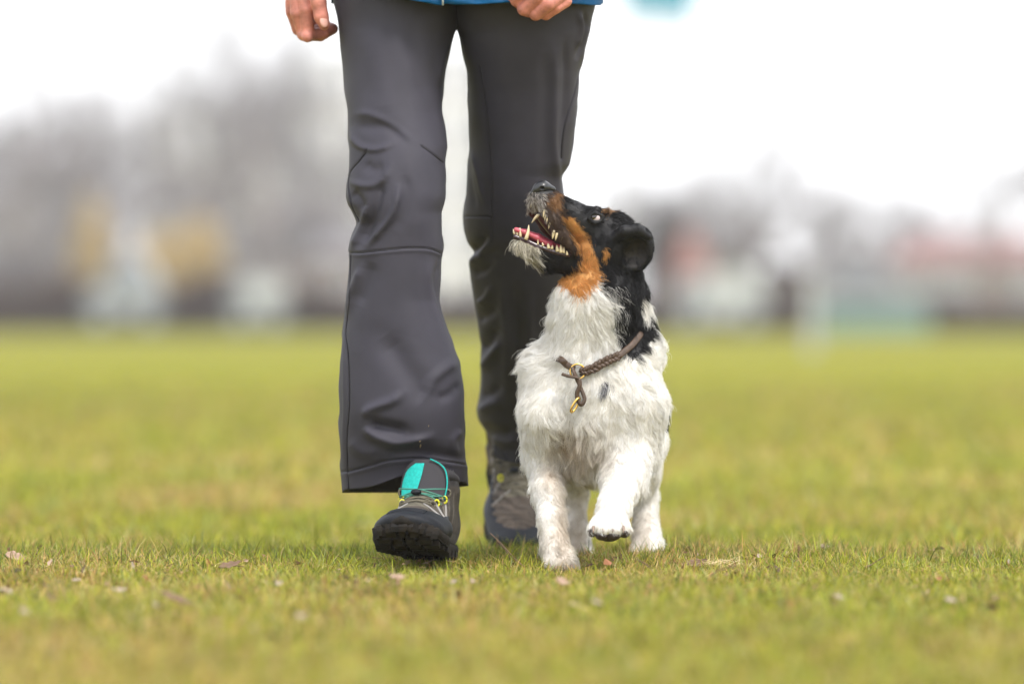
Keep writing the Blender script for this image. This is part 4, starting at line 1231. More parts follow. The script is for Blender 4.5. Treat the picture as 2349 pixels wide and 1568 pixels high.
# tail, held up behind the back
g.chain([D3(1392, 880, .43), D3(1392, 840, .47), D3(1394, 800, .47)], [.022, .014, .009], .02)
# ear on our side: a folded flap around a hollow, and the far ear
def frame(n, up):
    n = np.array(n, float); n /= np.linalg.norm(n); u = np.array(up, float); u -= n*(u@n); u /= np.linalg.norm(u)
    return np.array([np.cross(u, n), n, u])
FR = frame((.25, -1, -.1), (.25, 0, 1))
g.ell(D3(1455, 568, -.018), (.0290, .017, .0345), .006, FR)
g.ell(D3(1459, 586, -.036), (.0215, .018, .0250), .004, FR, sub=True)
g.chain([D3(1412, 545, -.036), D3(1432, 531, -.044), D3(1462, 527, -.044), D3(1486, 543, -.038)], [.0075, .0090, .0082, .006], .004)
g.ell(D3(1452, 572, .040), (.024, .010, .030), .008)
dv, dq = g.mesh()
dn = vnormals(dv, dq)
print('dog verts', len(dv))

# ---- coat colours, by place on the body
def inpoly(x, y, poly):
    poly = np.array(poly, float); c = np.zeros(len(x), bool); j = len(poly)-1
    for i in range(len(poly)):
        xi, yi, xj, yj = *poly[i], *poly[j]
        c ^= ((yi > y) != (yj > y)) & (x < (xj-xi)*(y-yi)/((yj-yi) + 1e-12) + xi); j = i
    return c
BLACK = [(1283,452),(1300,440),(1340,440),(1380,450),(1440,465),(1540,480),(1520,640),(1500,690),(1500,770),(1478,805),(1452,826),(1425,800),(1405,760),(1408,715),(1398,680),(1376,662),(1372,640),(1368,600),(1350,560),(1330,525),(1308,498),(1290,480)]
TAN = [(1284,492),(1316,500),(1346,540),(1369,592),(1378,634),(1356,662),(1330,682),(1306,668),(1272,636),(1312,624),(1332,590),(1318,556)]
LOWER = [(1205,560),(1236,560),(1322,572),(1334,592),(1316,626),(1268,634),(1238,618)]
WHITE, BLK, TANC = np.array([.88, .86, .82]), np.array([.0085, .0082, .010]), np.array([.60, .30, .09])
def coat(p, jit=0.0, r=None):
    x, y, dd = toGrid(p); n = len(x)
    if jit: x = x + r.normal(0, jit, n); y = y + r.normal(0, jit, n)
    c = np.tile(WHITE, (n, 1))
    # warm stain, with shade painted into the coat, under the chest and along the inner legs
    dirt_shade = np.clip(1.1*np.exp(-(((x-1325)/60)**2 + ((y-1035)/55)**2)) + .75*np.exp(-(((x-1262)/20)**2 + ((y-1075)/36)**2)) + .4*np.exp(-(((x-1290)/16)**2 + ((y-1150)/100)**2)), 0, 1)
    dirt_shade = dirt_shade*(.75 + .35*noise3(p, 18, 3))
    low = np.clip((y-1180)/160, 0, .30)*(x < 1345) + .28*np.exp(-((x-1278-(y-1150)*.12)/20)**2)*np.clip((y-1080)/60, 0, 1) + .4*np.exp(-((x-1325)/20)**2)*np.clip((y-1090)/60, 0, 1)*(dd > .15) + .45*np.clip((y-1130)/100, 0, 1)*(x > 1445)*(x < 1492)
    dirt_shade = np.clip(dirt_shade + low, 0, 1)[:, None]
    c = c*(1 - dirt_shade) + np.array([.42, .335, .24])*dirt_shade
    head = (dd < .13)
    m = inpoly(x, y, BLACK) & head; c[m] = BLK
    # grey roots along the muzzle
    mz = (x > 1196) & (x < 1326) & (y > 425) & (y < 585) & head
    up = mz & (y < 592) & (x < 1326) & ~inpoly(x, y, BLACK) & (y < 1.0*(x-1170) + 520)
    c[up] = np.array([.075, .05, .04])
    br = up & (((x-1276)/22)**2 + ((y-462)/22)**2 < 1); c[br] = np.array([.23, .115, .045])
    gr = up & (x < 1246) & (y < 490); c[gr] = np.array([.20, .175, .16])
    side = up & (x > 1256) & (y > 480); c[side] = np.array([.07, .042, .028])
    m = inpoly(x, y, LOWER) & head; c[m] = np.array([.014, .012, .013])
    chin = (x < 1238) & (y > 535) & (y < 660) & head; c[chin] = np.array([.74, .70, .62])
    if r is not None: c[chin & (r.uniform(0, 1, n) < .22)] = np.array([.10, .085, .06])
    ch2 = chin & (((x-1232)/16)**2 + ((y-610)/18)**2 < 1); c[ch2] = np.array([.20, .17, .11])
    m = inpoly(x, y, TAN) & head; c[m] = TANC
    m = (((x-1389)/7)**2 + ((y-583)/14)**2 < 1) & head; c[m] = TANC
    m = (((x-1392)/12)**2 + ((y-484)/6)**2 < 1) & head; c[m] = np.array([.42, .24, .12])
    # white nape flash and the speckle on the chest
    m = (((x-1482)/10)**2 + ((y-708)/30)**2 < 1) & (dd < .2); c[m] = WHITE*.95
    m = (((x-1389)/8)**2 + ((y-883)/10)**2 < 1) & (dd < .0); c[m] = np.array([.13, .13, .15])
    m = (x > 1484) & (x < 1545) & (y > 878) & (y < 985) & (dd > .030) & (dd < .30); c[m] = BLK
    # dark saddle patch low on the back, behind
    m = (dd > .30) & (y < 880) & (dd < .44); c[m] = BLK
    return c
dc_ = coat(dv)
x, y, dd = toGrid(dv)
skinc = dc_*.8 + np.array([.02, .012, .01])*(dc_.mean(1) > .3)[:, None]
# mouth lining, lips
seg = np.array([[1312,570],[1280,548],[1240,515],[1205,500]]);
inm = inpoly(x, y, [(1215,478),(1238,470),(1262,500),(1285,545),(1318,572),(1314,582),(1290,578),(1240,562),(1180,538),(1178,520),(1200,505)])
md = -.018
inside = inm & (dn[:, 1] > -1.2) & (dd > -.036) & (dd < .03)
nz = (((x-1247)/34)**2 + ((y-436)/22)**2 < 1) & (dd < .05); skinc[nz] = np.array([.02, .02, .022])
eyz = (((x-1366)/22)**2 + ((y-498)/14)**2 < 1) & (dd < 0); skinc[eyz] = np.array([.008, .008, .009])
skinc[inside] = np.array([.045, .014, .016])
lip = inpoly(x, y, [(1172,528),(1190,532),(1240,556),(1290,572),(1314,577),(1310,590),(1270,582),(1236,570),(1190,549),(1172,542)]) & (dd < .0)
skinc[lip] = np.array([.035, .016, .022])
ear_in = (((x-1458)/30)**2 + ((y-580)/33)**2 < 1) & (dd < -.0) & (dd > -.04); skinc[ear_in] = np.array([.022, .018, .017])
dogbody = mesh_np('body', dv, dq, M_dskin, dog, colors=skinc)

# ---- fur
def fur(count, seed):
    r = np.random.default_rng(seed)
    A = dv[dq[:, 0]]; B = dv[dq[:, 1]]; C_ = dv[dq[:, 2]]; D_ = dv[dq[:, 3]]
    area = .5*np.linalg.norm(np.cross(C_-A, D_-B), axis=1)
    cx, cy, cd_ = toGrid(dv[dq[:, 0]])
    head = (cy < 680) & (cd_ < .13)
    wgt = area*np.where(head, 1.7, 1.0)*np.where(cd_ > .22, .6, 1.0)
    idx = r.choice(len(dq), count, p=wgt/wgt.sum())
    u, v = r.uniform(0, 1, (2, count, 1))
    p = (A[idx]*(1-u) + B[idx]*u)*(1-v) + (D_[idx]*(1-u) + C_[idx]*u)*v
    n = dn[dq[idx, 0]] + dn[dq[idx, 2]]; n /= np.linalg.norm(n, axis=1, keepdims=True)
    x, y, dd = toGrid(p)
    # no hair in the mouth, on nose, lips, pads, in the ear, on the eye
    bare = inpoly(x, y, [(1215,484),(1240,478),(1262,505),(1285,548),(1320,572),(1312,586),(1270,580),(1236,569),(1186,547),(1172,540),(1172,520),(1195,505)]) & (dd > -.040)
    bare |= (((x-1247)/24)**2 + ((y-430)/12)**2 < 1)
    bare |= (((x-1458)/24)**2 + ((y-582)/25)**2 < 1) & (dd < 0) & (r.uniform(0, 1, count) < .35)
    bare |= (((x-1366)/15)**2 + ((y-499)/9.5)**2 < 1) & (dd < 0)
    bare |= (y > 1207) & (n[:, 2] < -.45) & (np.abs(x-1398) < 60) & (dd < -.08)
    bare |= (p[:, 2] < .003)
    k = ~bare; p, n, x, y, dd = p[k], n[k], x[k], y[k], dd[k]; m = len(p)
    # direction guides: x, y, dy, then direction (right, down, away), length mm, lift
    Gd = np.array([
        (1240,445,-.02,  .2, .9, .0,  8, .45), (1275,455,-.03, .7, .7, .0, 9, .35), (1225,480,-.01, -.2, .9, 0, 9, .6), (1268,500,-.04, .35,.9,0, 13,.3),
        (1310,480,-.02, .8,.5,0, 8,.3), (1350,480,-.02, .9,.3,0, 9,.35), (1392,484,-.02, .7,-.5,0, 14,.7), (1366,486,-.035,.8,.0,0,5,.15), (1366,512,-.035,.8,.4,0,5,.1), (1352,500,-.035,.9,.2,0,4,.1), (1420,510,-.02,.9,.4,0, 11,.35),
        (1335,560,-.04, .45,.9,0, 13,.25), (1370,560,-.04,.55,.85,0, 11,.2), (1410,590,-.04,.3,.95,0,12,.2), (1350,630,-.03,.7,.8,0,16,.3),
        (1440,530,-.04,.8,.5,0,5,.2), (1480,560,-.02,.5,.8,0,5,.3), (1470,610,.0,.2,1,0,12,.25),
        (1205,570,-.03, .25,1,0, 22,.75), (1185,560,-.02,-.15,1,0,18,.8), (1225,600,-.03,.3,1,0,26,.8), (1270,610,-.03,.8,.6,0,8,.3), (1300,640,-.02,.6,.9,0,14,.3),
        (1270,680,-.02,-.35,1,0,20,.4), (1250,725,-.0,-1,.5,0,30,.75), (1330,720,-.06,-.15,1,-.1,22,.30), (1345,790,-.06,.0,1,-.1,22,.3), (1290,790,-.04,-.6,.8,0,24,.4),
        (1390,700,-.05,.55,.75,0,24,.6), (1400,760,-.05,.5,.85,0,24,.45), (1440,700,-.02,.1,1,0,22,.25), (1470,760,.0,.4,.9,0,20,.35), (1440,790,-.03,.2,1,0,18,.3), (1484,700,.02,.25,1,0,22,.3),
        (1230,830,.0,-.9,.2,0,26,.75), (1205,900,.02,-.45,.9,0,14,.4), (1200,1000,.02,-.3,1,0,16,.4), (1260,900,-.06,-.45,.9,0,20,.25), (1330,900,-.07,-.1,1,0,22,.28),
        (1400,880,-.06,.3,.9,0,22,.25), (1470,860,-.04,.4,.9,0,20,.25), (1505,800,.02,.9,-.3,0,22,.7), (1520,850,.04,.6,.8,0,12,.4), (1525,950,.05,.3,.9,0,9,.3),
        (1300,980,-.05,.25,1,0,26,.35), (1340,1020,-.05,.1,1,0,30,.4), (1330,1070,-.02,.0,1,0,28,.4), (1380,1000,-.05,.25,.95,0,26,.35), (1260,1010,-.03,.2,1,0,22,.35),
        (1450,980,-.05,.1,1,0,16,.25), (1440,1080,-.06,.1,1,-.4,12,.3), (1480,1080,.0,.75,.7,0,22,.55), (1470,1130,.0,.7,.8,0,22,.55), (1405,1150,-.11,-.1,1,-.3,11,.3), (1400,1200,-.14,.0,.9,-.5,10,.35), (1440,1200,-.12,.9,.4,0,10,.5),
        (1225,1100,.0,-.3,1,0,14,.4), (1262,1120,-.03,.2,1,0,15,.3), (1240,1190,-.05,-.35,1,0,12,.4), (1285,1190,-.04,.35,1,0,14,.35), (1270,1240,-.08,.0,1,-.2,13,.3), (1245,1280,-.09,-.7,.8,0,10,.4), (1320,1280,-.09,.9,.5,0,14,.5), (1285,1280,-.10,.1,1,-.6,12,.35),
        (1320,1000,.27,-.2,1,0,18,.3), (1320,1100,.33,.1,1,0,14,.35), (1325,1200,.34,.1,1,0,11,.35), (1330,1250,.31,.2,1,-.3,10,.4),
        (1490,1000,.26,.3,1,0,10,.3), (1500,1060,.3,.3,1,0,10,.3), (1480,1150,.35,.1,1,0,12,.35), (1500,1220,.33,.5,1,0,11,.45), (1515,1250,.31,.9,.5,0,12,.6), (1470,1250,.30,-.2,1,-.2,10,.4),
        (1390,850,.25,0,.1,1,20,.3), (1390,950,.30,0,.8,.7,20,.3), (1390,840,.45,0,-.6,.8,18,.5)])
    gp = Pn(Gd[:, 0], Gd[:, 1], Gd[:, 2]); gd = np.stack([Gd[:, 3], Gd[:, 5], -Gd[:, 4]], -1)
    d2 = ((p[:, None, :] - gp[None])**2).sum(-1) + 8e-5
    w = d2**-2.2; w /= w.sum(1, keepdims=True)
    flow = w @ gd; L = (w @ Gd[:, 6])*.001; lift = w @ Gd[:, 7]
    flow -= n*(flow*n).sum(1, keepdims=True); flow /= np.linalg.norm(flow, axis=1, keepdims=True) + 1e-9
    # waviness of the flow
    sw = noise3(p, 20, 5)*.75 + noise3(p, 55, 6)*.55
    tb = np.cross(n, flow); flow = flow + tb*sw[:, None]; flow /= np.linalg.norm(flow, axis=1, keepdims=True)
    L = L*r.uniform(.45, 1.1, m)*(.92 + .32*noise3(p, 30, 8))
    long_ = r.uniform(0, 1, m) < .035; L = np.where(long_, L*1.5, L)
    lift = np.clip(lift + r.normal(0, .16, m) + .30*noise3(p, 38, 9), .05, 1.2)
    lift = np.where(long_, lift + .25, lift)
    S = 6; ts = np.linspace(0, 1, S)
    pts = np.zeros((m, S, 3)); cur = p - n*.0006; pts[:, 0] = cur
    grav = np.array([0, 0, -1.0]); curl = r.normal(0, .42, (m, 3))
    for s_ in range(1, S):
        t = ts[s_]
        d = flow*(.7 + .5*t) + n*(lift*(1.6 - 1.6*t))[:, None] + grav*.18*t + curl*t*.6
        d /= np.linalg.norm(d, axis=1, keepdims=True)
        cur = cur + d*(L/(S-1))[:, None]; pts[:, s_] = cur
    # clumps: strands lean towards a leader
    nl = max(10, m//26); lead = r.choice(m, nl, replace=False)
    kd = KDTree(nl)
    for i, j in enumerate(lead): kd.insert(p[j], i)
    kd.balance()
    near = np.fromiter((kd.find(q)[1] for q in p), int, m)
    ld = lead[near]; same = (n[ld]*n).sum(1) > .3
    cl = (.80*r.uniform(.35, 1, m)*np.clip(L/.014, .25, 1)*same)[:, None, None]
    tgt = pts[ld] + (p - p[ld])[:, None, :]*.15
    f_ = (ts**1.5)[None, :, None]
    pts = pts*(1 - cl*f_) + tgt*cl*f_
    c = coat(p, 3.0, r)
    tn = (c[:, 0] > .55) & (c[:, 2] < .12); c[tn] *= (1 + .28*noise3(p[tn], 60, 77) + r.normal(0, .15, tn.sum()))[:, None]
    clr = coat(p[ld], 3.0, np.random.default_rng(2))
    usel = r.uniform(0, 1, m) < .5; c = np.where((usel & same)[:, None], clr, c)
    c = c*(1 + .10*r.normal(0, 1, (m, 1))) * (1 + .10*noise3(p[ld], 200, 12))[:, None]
    # stray white hairs in the black, stray dark in the grey muzzle
    bl = c.mean(1) < .03
    ng = bl & (np.abs(x-1405) < 42) & (y > 655) & (y < 790) & (r.uniform(0, 1, m) < .42*np.exp(-((x-1400)/24)**2))
    c[ng] = WHITE*.8
    mzz = (x < 1250) & (y < 498) & (r.uniform(0, 1, m) < .40); c[mzz] = np.array([.62, .58, .54])
    c[bl] += np.abs(r.normal(0, .004, (bl.sum(), 1)))
    rad = np.where(c.mean(1) < .03, .00020, .00019)
    rad = rad*np.where(cd_mean(dd), 1.15, 1.0)
    R_ = rad[:, None]*(1 - .72*ts[None, :]**1.6)
    return pts, R_, np.clip(c, .004, .88)
def cd_mean(dd): return dd > .2
pts_, rad_, col_ = fur(210000, 11)
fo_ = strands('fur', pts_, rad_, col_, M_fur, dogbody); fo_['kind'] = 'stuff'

# ---- whiskers, nose, eye, teeth, tongue, pads
M_nose = material('dog_nose', (.014, .015, .018), .33, bump=.35, bscale=900, coat=.25, bdist=.0006)
M_white = material('eye_white', (.62, .52, .55), .2, coat=.6); M_iris = material('dark_iris', (.015, .008, .005), .08, coat=1.0)
M_tooth = material('tooth', (.66, .54, .34), .3, coat=.3, noise=.25, nscale=120); M_tong = material('dog_tongue', (.46, .075, .11), .42, noise=.3, nscale=90, bump=.8, bscale=700, coat=.3, bdist=.0006)
M_gum = material('gum', (.030, .012, .017), .3, coat=.4, noise=.4, nscale=150)
M_pad = material('paw_pad', (.030, .018, .014), .6, bump=.5, bscale=800, bdist=.001); M_claw = material('claw', (.25, .18, .14), .35)
gn = SDF(D3(1200, 480, -.08) - .01, D3(1300, 390, .03) + .01, .0009)
gn.ell(D3(1243, 429, -.030), (.0115, .0125, .0092), .003)
gn.cone(D3(1247, 427, -.030), D3(1268, 433, -.027), .0082, .0042, .004)
gn.cone(D3(1232, 436, -.032), D3(1222, 444, -.030), .0078, .0045, .004)
gn.ell(D3(1243.5, 431, -.043), (.0030, .0050, .0024), .0012, sub=True)
gn.chain([D3(1246, 434, -.044), D3(1256, 436, -.041)], [.0014, .0008], .001, sub=True)
gn.ell(D3(1226, 433, -.030), (.0026, .0045, .0026), .0012, sub=True)
nv, nq = gn.mesh(); mesh_np('nose', nv, nq, M_nose, dog)

er = .0080; ec = D3(1366.5, 498, -.0335)
e = MB(); e.ball((0, 0, 0), er, 24, 16); eo = e.build('eyeball', M_white, dog, world=False); eo.location = Vector(ec) - dog.location
look = Vector((-.62, -.72, .50)).normalized()
ir = MB(); v = []; f = []
for i in range(7):
    a = R(52)*i/6
    for k in range(20): b = 2*math.pi*k/20; v.append((er*1.04*math.sin(a)*math.cos(b), er*1.04*math.sin(a)*math.sin(b), er*1.04*math.cos(a)))
for i in range(6):
    for k in range(20): f.append((i*20+k, i*20+(k+1) % 20, (i+1)*20+(k+1) % 20, (i+1)*20+k))
iro = ir.add(v, f).build('iris', M_iris, eo, world=False); iro.rotation_euler = look.to_track_quat('Z', 'Y').to_euler()
rim = [Vector(ec) + Vector((.0078*math.cos(a) , -.0062, .0040*math.sin(a) - .0022*math.cos(a))) for a in np.linspace(0, 6.283, 24)]


def tooth(p, q, r0, bend=.0):
    a, b = Vector(D3(*p)), Vector(D3(*q)); m = (a+b)/2 + Vector((bend, 0, 0))
    MB().tube(spline([a, m, b], 7), [r0*k for k in (1.0, 1.0, .93, .82, .64, .40, .10)], 10, flat=.8).build('tooth', M_tooth, dog)
# upper: far canine, near canine and the row of small ones
tooth((1243, 485, -.026), (1219, 511, -.030), .0034, -.0012)
tooth((1249, 481, -.046), (1246, 499, -.047), .0022)
for (x0, y0, x1, y1, rr) in ((1252,491,1249,505,.0021), (1256,498,1254,514,.0024), (1262,508,1258,525,.0027), (1271,528,1267,548,.0037), (1278,534,1274,551,.0034), (1290,538,1288,550,.0019)):
    tooth((x0, y0, -.045), (x1, y1, -.046), rr*.85)
tooth((1221, 464, -.030), (1217, 476, -.030), .0022)
# lower: incisors, near canine, cheek teeth
for (x0, y0, x1, y1, rr, dz) in ((1181,538,1180,522,.0019,-.030), (1187,540,1186,521,.0021,-.033), (1194,543,1193,521,.0024,-.036), (1179,535,1177,524,.0016,-.022)):
    tooth((x0, y0, dz), (x1, y1, dz), rr)
tooth((1206, 549, -.038), (1213, 515, -.038), .0036, .0012)
for (x0, y0, x1, y1, rr) in ((1234,560,1234,548,.0016), (1246,563,1244,555,.0022), (1259,569,1257,557,.0034), (1266,570,1268,561,.0026), (1279,576,1277,561,.0034), (1287,579,1287,558,.0036), (1293,580,1294,565,.0026), (1301,584,1300,574,.0022)):
    tooth((x0, y0, -.036), (x1, y1, -.037), rr)
# gum line on our side
q = spline([Vector(D3(a, b, -.034)) for a, b in ((1178,541),(1200,549),(1225,560),(1250,570),(1280,580),(1308,586))], 24)
MB().tube(q, [.0038]*20 + [.0034, .003, .0026, .002], 8).build('gum', M_gum, dog)
q = spline([Vector(D3(a, b, -.044)) for a, b in ((1246,478),(1252,490),(1262,509),(1276,531),(1296,544))], 20)
MB().tube(q, .0030, 8).build('gum', M_gum, dog)
# palate
q = spline([Vector(D3(*a)) for a in ((1232,487,-.022),(1250,508,-.018),(1270,532,-.012),(1296,556,-.006))], 12)
MB().tube(q, [.009,.010,.011,.012,.013,.013,.013,.013,.012,.011,.010,.008], 12, flat=.5).build('palate', M_gum, dog)
# tongue: long, flat, curled at the tip
gt = SDF(D3(1150, 600, -.09) - .005, D3(1340, 500, .05) + .005, .0011)
for pts, rad in (([(1187,531,-.024),(1205,539,-.024),(1235,552,-.020),(1265,562,-.014),(1296,574,-.006)], [.0050,.0060,.0066,.0066,.006]),
                 ([(1188,527,-.014),(1205,532,-.012),(1235,543,-.006),(1265,558,-.002)], [.0045,.0055,.006,.006]),
                 ([(1184,526,-.034),(1203,532,-.034),(1232,545,-.030),(1262,562,-.026)], [.0045,.0045,.0055,.0055])):
    gt.chain([D3(*a) for a in pts], [q_*.78 for q_ in rad], .003)
gt.chain([D3(1205,526,-.020), D3(1235,538,-.015), D3(1265,553,-.010)], [.002,.0022,.0022], .003, sub=True)
tv, tq = gt.mesh(); mesh_np('tongue', tv, tq, M_tong, dog)

# pads of the raised paw, seen from the front
for k, (dx, w, yy, dd_) in enumerate(((-38, .0078, 1218, -.140), (-16, .0100, 1226, -.148), (10, .0100, 1226, -.148), (35, .0085, 1220, -.140))):
    MB().ball(D3(1397 + dx, yy, dd_), (w, .0115, .0078), 16, 10).build('paw_pad', M_pad, dog)
MB().ball(D3(1397, 1222, -.118), (.019, .016, .012), 16, 10).build('paw_pad', M_pad, dog)
def claw(x, y, dy, sx=0): MB().tube(spline([D3(x, y-5, dy), D3(x+sx*.5, y+1, dy-.010), D3(x+sx, y+9, dy-.013)], 6), [.0022, .0022, .002, .0016, .001, .0003], 8).build('claw', M_claw, dog)
for dx in (-36, -14, 9, 33): claw(1397 + dx, 1212, -.150)
for dx in (-22, -8, 12, 28): claw(1283 + dx, 1298, -.108)
for dx in (-14, -4, 7, 16): claw(1331 + dx, 1268, .295)
for dx in (-27, -9, 10, 27): claw(1487 + dx, 1272, .28)

# ---- collar: braided leather with brass rings, a thing of its own around the neck
M_leat = material('braided_leather', (.065, .037, .022), .55, noise=.35, nscale=120, bump=.6, bscale=400, coat=.1, bdist=.001)
M_brass = material('brass', (.75, .48, .13), .22, metal=1.0)
BVD = BVHTree.FromPolygons([Vector(p) for p in dv], [tuple(q) for q in dq])
def on_dog(x, y, lift):
    o = Vector((0, 0, CAM_H)); d = (P(x, y, 0) - o).normalized(); h = BVD.ray_cast(o, d)
    return h[0] - d*lift if h[0] is not None else P(x, y, -.03)
col = empty('dog_collar', D3(1360, 830, -.03)); tag(col, 'brown braided leather collar with a brass ring around the neck of the dog', 'collar')
LF = .0095
loop = [on_dog(1326, 852, LF), on_dog(1357, 846, LF), on_dog(1390, 828, LF), on_dog(1420, 815, LF+.001), on_dog(1447, 793, .008), on_dog(1462, 776, .003), on_dog(1472, 762, -.004)]
back = [Vector(D3(1478, 765, .05)), Vector(D3(1480, 740, .12)), Vector(D3(1420, 735, .15)), Vector(D3(1330, 750, .13)), Vector(D3(1262, 785, .08)), Vector(D3(1250, 812, .02))]
left = [on_dog(1285, 823, .010), on_dog(1300, 836, LF*.8), on_dog(1318, 845, LF)]
# three braided strands along the front, one plain strap behind
front_pts = spline([loop[0] + Vector((.004, 0, 0)), loop[1], loop[2], loop[3]], 60)
for s in range(3):
    q = []
    for i, p in enumerate(front_pts):
        a = i*.42 + s*2.094; t = (front_pts[min(i+1, 59)] - front_pts[max(i-1, 0)]).normalized(); u = Vector((-t.z, 0, t.x))
        q.append(p + u*.0042*math.sin(a) + Vector((0, -1, 0))*.0022*math.sin(2*a))
    MB().tube(q, .0036, 8, flat=.6).build('strand', M_leat, col)
MB().tube(spline(loop[3:] + back + left, 110), .0050, 10, flat=.38, up=(0, -1, 0)).build('strap', M_leat, col)
rc = on_dog(1325, 851, LF + .004)
def ringmesh(c, r, t, nrm, up, sq=1.0):
    n_ = Vector(nrm).normalized(); u = (Vector(up) - n_*Vector(up).dot(n_)).normalized(); w = n_.cross(u)
    q = [Vector(c) + (u*math.cos(a)*r + w*math.sin(a)*r*sq) for a in np.linspace(0, 6.283, 33)]
    return MB().tube(q, t, 8, cap=False)
ringmesh(rc, .0108, .0013, (.15, -1, .2), (0, 0, 1)).build('ring', M_brass, col)
# the knotted end: a stub to the left, twisted loop hanging down with a long brass ring
MB().tube(spline([rc + Vector((-.022, -.004, -.004)), rc + Vector((-.012, -.007, -.007)), rc + Vector((-.001, -.008, -.009)), rc + Vector((.003, -.003, -.013))], 14), .0046, 10, flat=.5).build('strand', M_leat, col)
MB().tube(spline([rc + Vector((-.008, -.003, .006)), rc + Vector((-.004, -.006, -.004)), rc + Vector((.001, -.004, -.016)), rc + Vector((.007, -.005, -.030)), rc + Vector((.010, -.006, -.040)), rc + Vector((.006, -.008, -.0475)), rc + Vector((.001, -.008, -.043)),
                    rc + Vector((-.001, -.009, -.032)), rc + Vector((.003, -.010, -.020)), rc + Vector((.002, -.009, -.010))], 40), .0034, 8, flat=.7).build('strand', M_leat, col)
ringmesh(rc + Vector((-.0035, -.009, -.048)), .0118, .0017, (.85, -.5, -.45), (.62, 0, .8), .55).build('ring', M_brass, col)
# ---------------------------------------------------------------- things lying in the grass
M_leafb = material('dead_leaf_brown', (.17, .105, .065), .8, noise=.3, nscale=60); M_leafp = material('dead_leaf_pale', (.38, .26, .19), .8, noise=.25, nscale=60)
M_petal = material('pale_petal', (.50, .40, .34), .6, noise=.1, nscale=60, trans=.2); M_wood = material('dry_twig', (.14, .085, .055), .85, noise=.3, nscale=80)
M_straw = material('straw', (.62, .49, .28), .7, noise=.15, nscale=60); M_pink = material('pink_petal', (.75, .30, .36), .6); M_yelf = material('yellow_petal', (.75, .66, .22), .6)
M_soil = material('dark_soil', (.07, .048, .034), .95, noise=.4, nscale=90)
def onground(x, y):
    """where the sight line through a working-grid point meets the grass"""
    Y = 8.0
    for _ in range(30):
        z = CAM_H - (y - 718.0)*K0*Y; gz = float(ground_z(np.array((x-1174.5)*K0*Y), np.array(Y))) + .010
        Y *= 1 + (z - gz)/(CAM_H - gz)*.8
    return Vector(((x - 1174.5)*K0*Y, Y, gz))
def leaf(x, y, L, Wd, mat, rz, tilt, curl, label, name='dead_leaf', cat='leaf', group=None, up=.004, seed=0):
    if mat is M_petal: L, Wd, up = L*.72, Wd*.62, up*.5
    r = random.Random(seed); v = []; f = []; nx, ny = 10, 4
    for i in range(nx+1):
        t = i/nx; w = Wd*.5*math.sin(math.pi*min(1, t**.8))**.75*(1 + .12*math.sin(i*2.1+seed))
        for j in range(-ny, ny+1):
            s = j/ny
            v.append((L*(t-.5), w*s, curl*L*(4*(t-.5)**2)*.4 + abs(s)*w*.45 + .0008*math.sin(i*1.7+j*2.3+seed)))
    m = 2*ny+1
    for i in range(nx):
        for j in range(m-1): f.append((i*m+j, (i+1)*m+j, (i+1)*m+j+1, i*m+j+1))
    o = MB().add(v, f).build(name, mat, None)
    sm = o.modifiers.new('thick', 'SOLIDIFY'); sm.thickness = .0004
    o.location = onground(x, y) + Vector((0, 0, up)); o.rotation_euler = (R(tilt), R(r.uniform(-20, 20)), R(rz))
    return tag(o, label, cat, group)
GB = 'dead leaves lying in the grass'; GP_ = 'pale petals lying in the grass'
leaf(528, 1304, .034, .016, M_leafb, 20, 25, .3, 'curled dark brown leaf left of the front shoe', group=GB, seed=1)
leaf(405, 1388, .050, .020, M_leafb, -5, 15, .2, 'long flat brown leaf blurred in the grass at the lower left', group=GB, seed=2, up=.006)
leaf(143, 1372, .026, .040, M_leafb, 95, 70, .1, 'upright grey brown leaf near the left edge', group=GB, seed=3)
leaf(116, 1382, .020, .022, M_leafb, 60, 50, .4, 'small brown leaf beside the upright grey brown one', group=GB, seed=4)
leaf(815, 1358, .018, .026, M_leafb, 95, 75, .2, 'upright brown leaf just below the front shoe to its left', group=GB, seed=5)
leaf(35, 1284, .032, .018, M_leafp, 8, 40, .2, 'pale round leaf close to the left edge', group=GB, seed=6)
leaf(38, 1316, .016, .012, M_soil, 8, 20, .2, 'tiny nearly black leaf below the pale round leaf', group=GB, seed=7)
leaf(303, 1302, .020, .018, M_petal, 85, 70, .2, 'upright whitish petal left of the curled brown leaf', 'petal', 'petal', GP_, seed=8, up=.007)
leaf(272, 1360, .030, .014, M_petal, 12, 35, .3, 'broad whitish petal with a curled tip in the left grass', 'petal', 'petal', GP_, seed=9, up=.008)
leaf(12, 1364, .030, .020, M_petal, 15, 35, .2, 'whitish petal cut by the left edge', 'petal', 'petal', GP_, seed=10, up=.008)
leaf(176, 1336, .018, .009, M_petal, 5, 35, .2, 'small whitish petal above the grey brown leaf', 'petal', 'petal', GP_, seed=11, up=.008)
leaf(912, 1338, .024, .012, M_leafp, 25, 30, .3, 'pinkish pale leaf in front of the front shoe', group=GB, seed=12, up=.008)
leaf(1042, 1340, .016, .012, M_petal, -25, 45, .2, 'left one of two small white petals between shoe and dog', 'petal', 'petal', GP_, seed=13, up=.008)
leaf(1083, 1338, .014, .012, M_petal, 70, 50, .2, 'right one of two small white petals between shoe and dog', 'petal', 'petal', GP_, seed=14, up=.008)
leaf(1370, 1391, .022, .012, M_petal, 20, 25, .2, 'blurred white petal beside the straw piece below the dog', 'petal', 'petal', GP_, seed=15, up=.010)
leaf(690, 1425, .022, .016, M_petal, 50, 40, .2, 'large blurred white petal low in the grass before the shoe', 'petal', 'petal', GP_, seed=16, up=.012)
leaf(1892, 1260, .024, .014, M_petal, 5, 50, .2, 'white petal on the grass crest right of the dog', 'petal', 'petal', GP_, seed=17, up=.010)
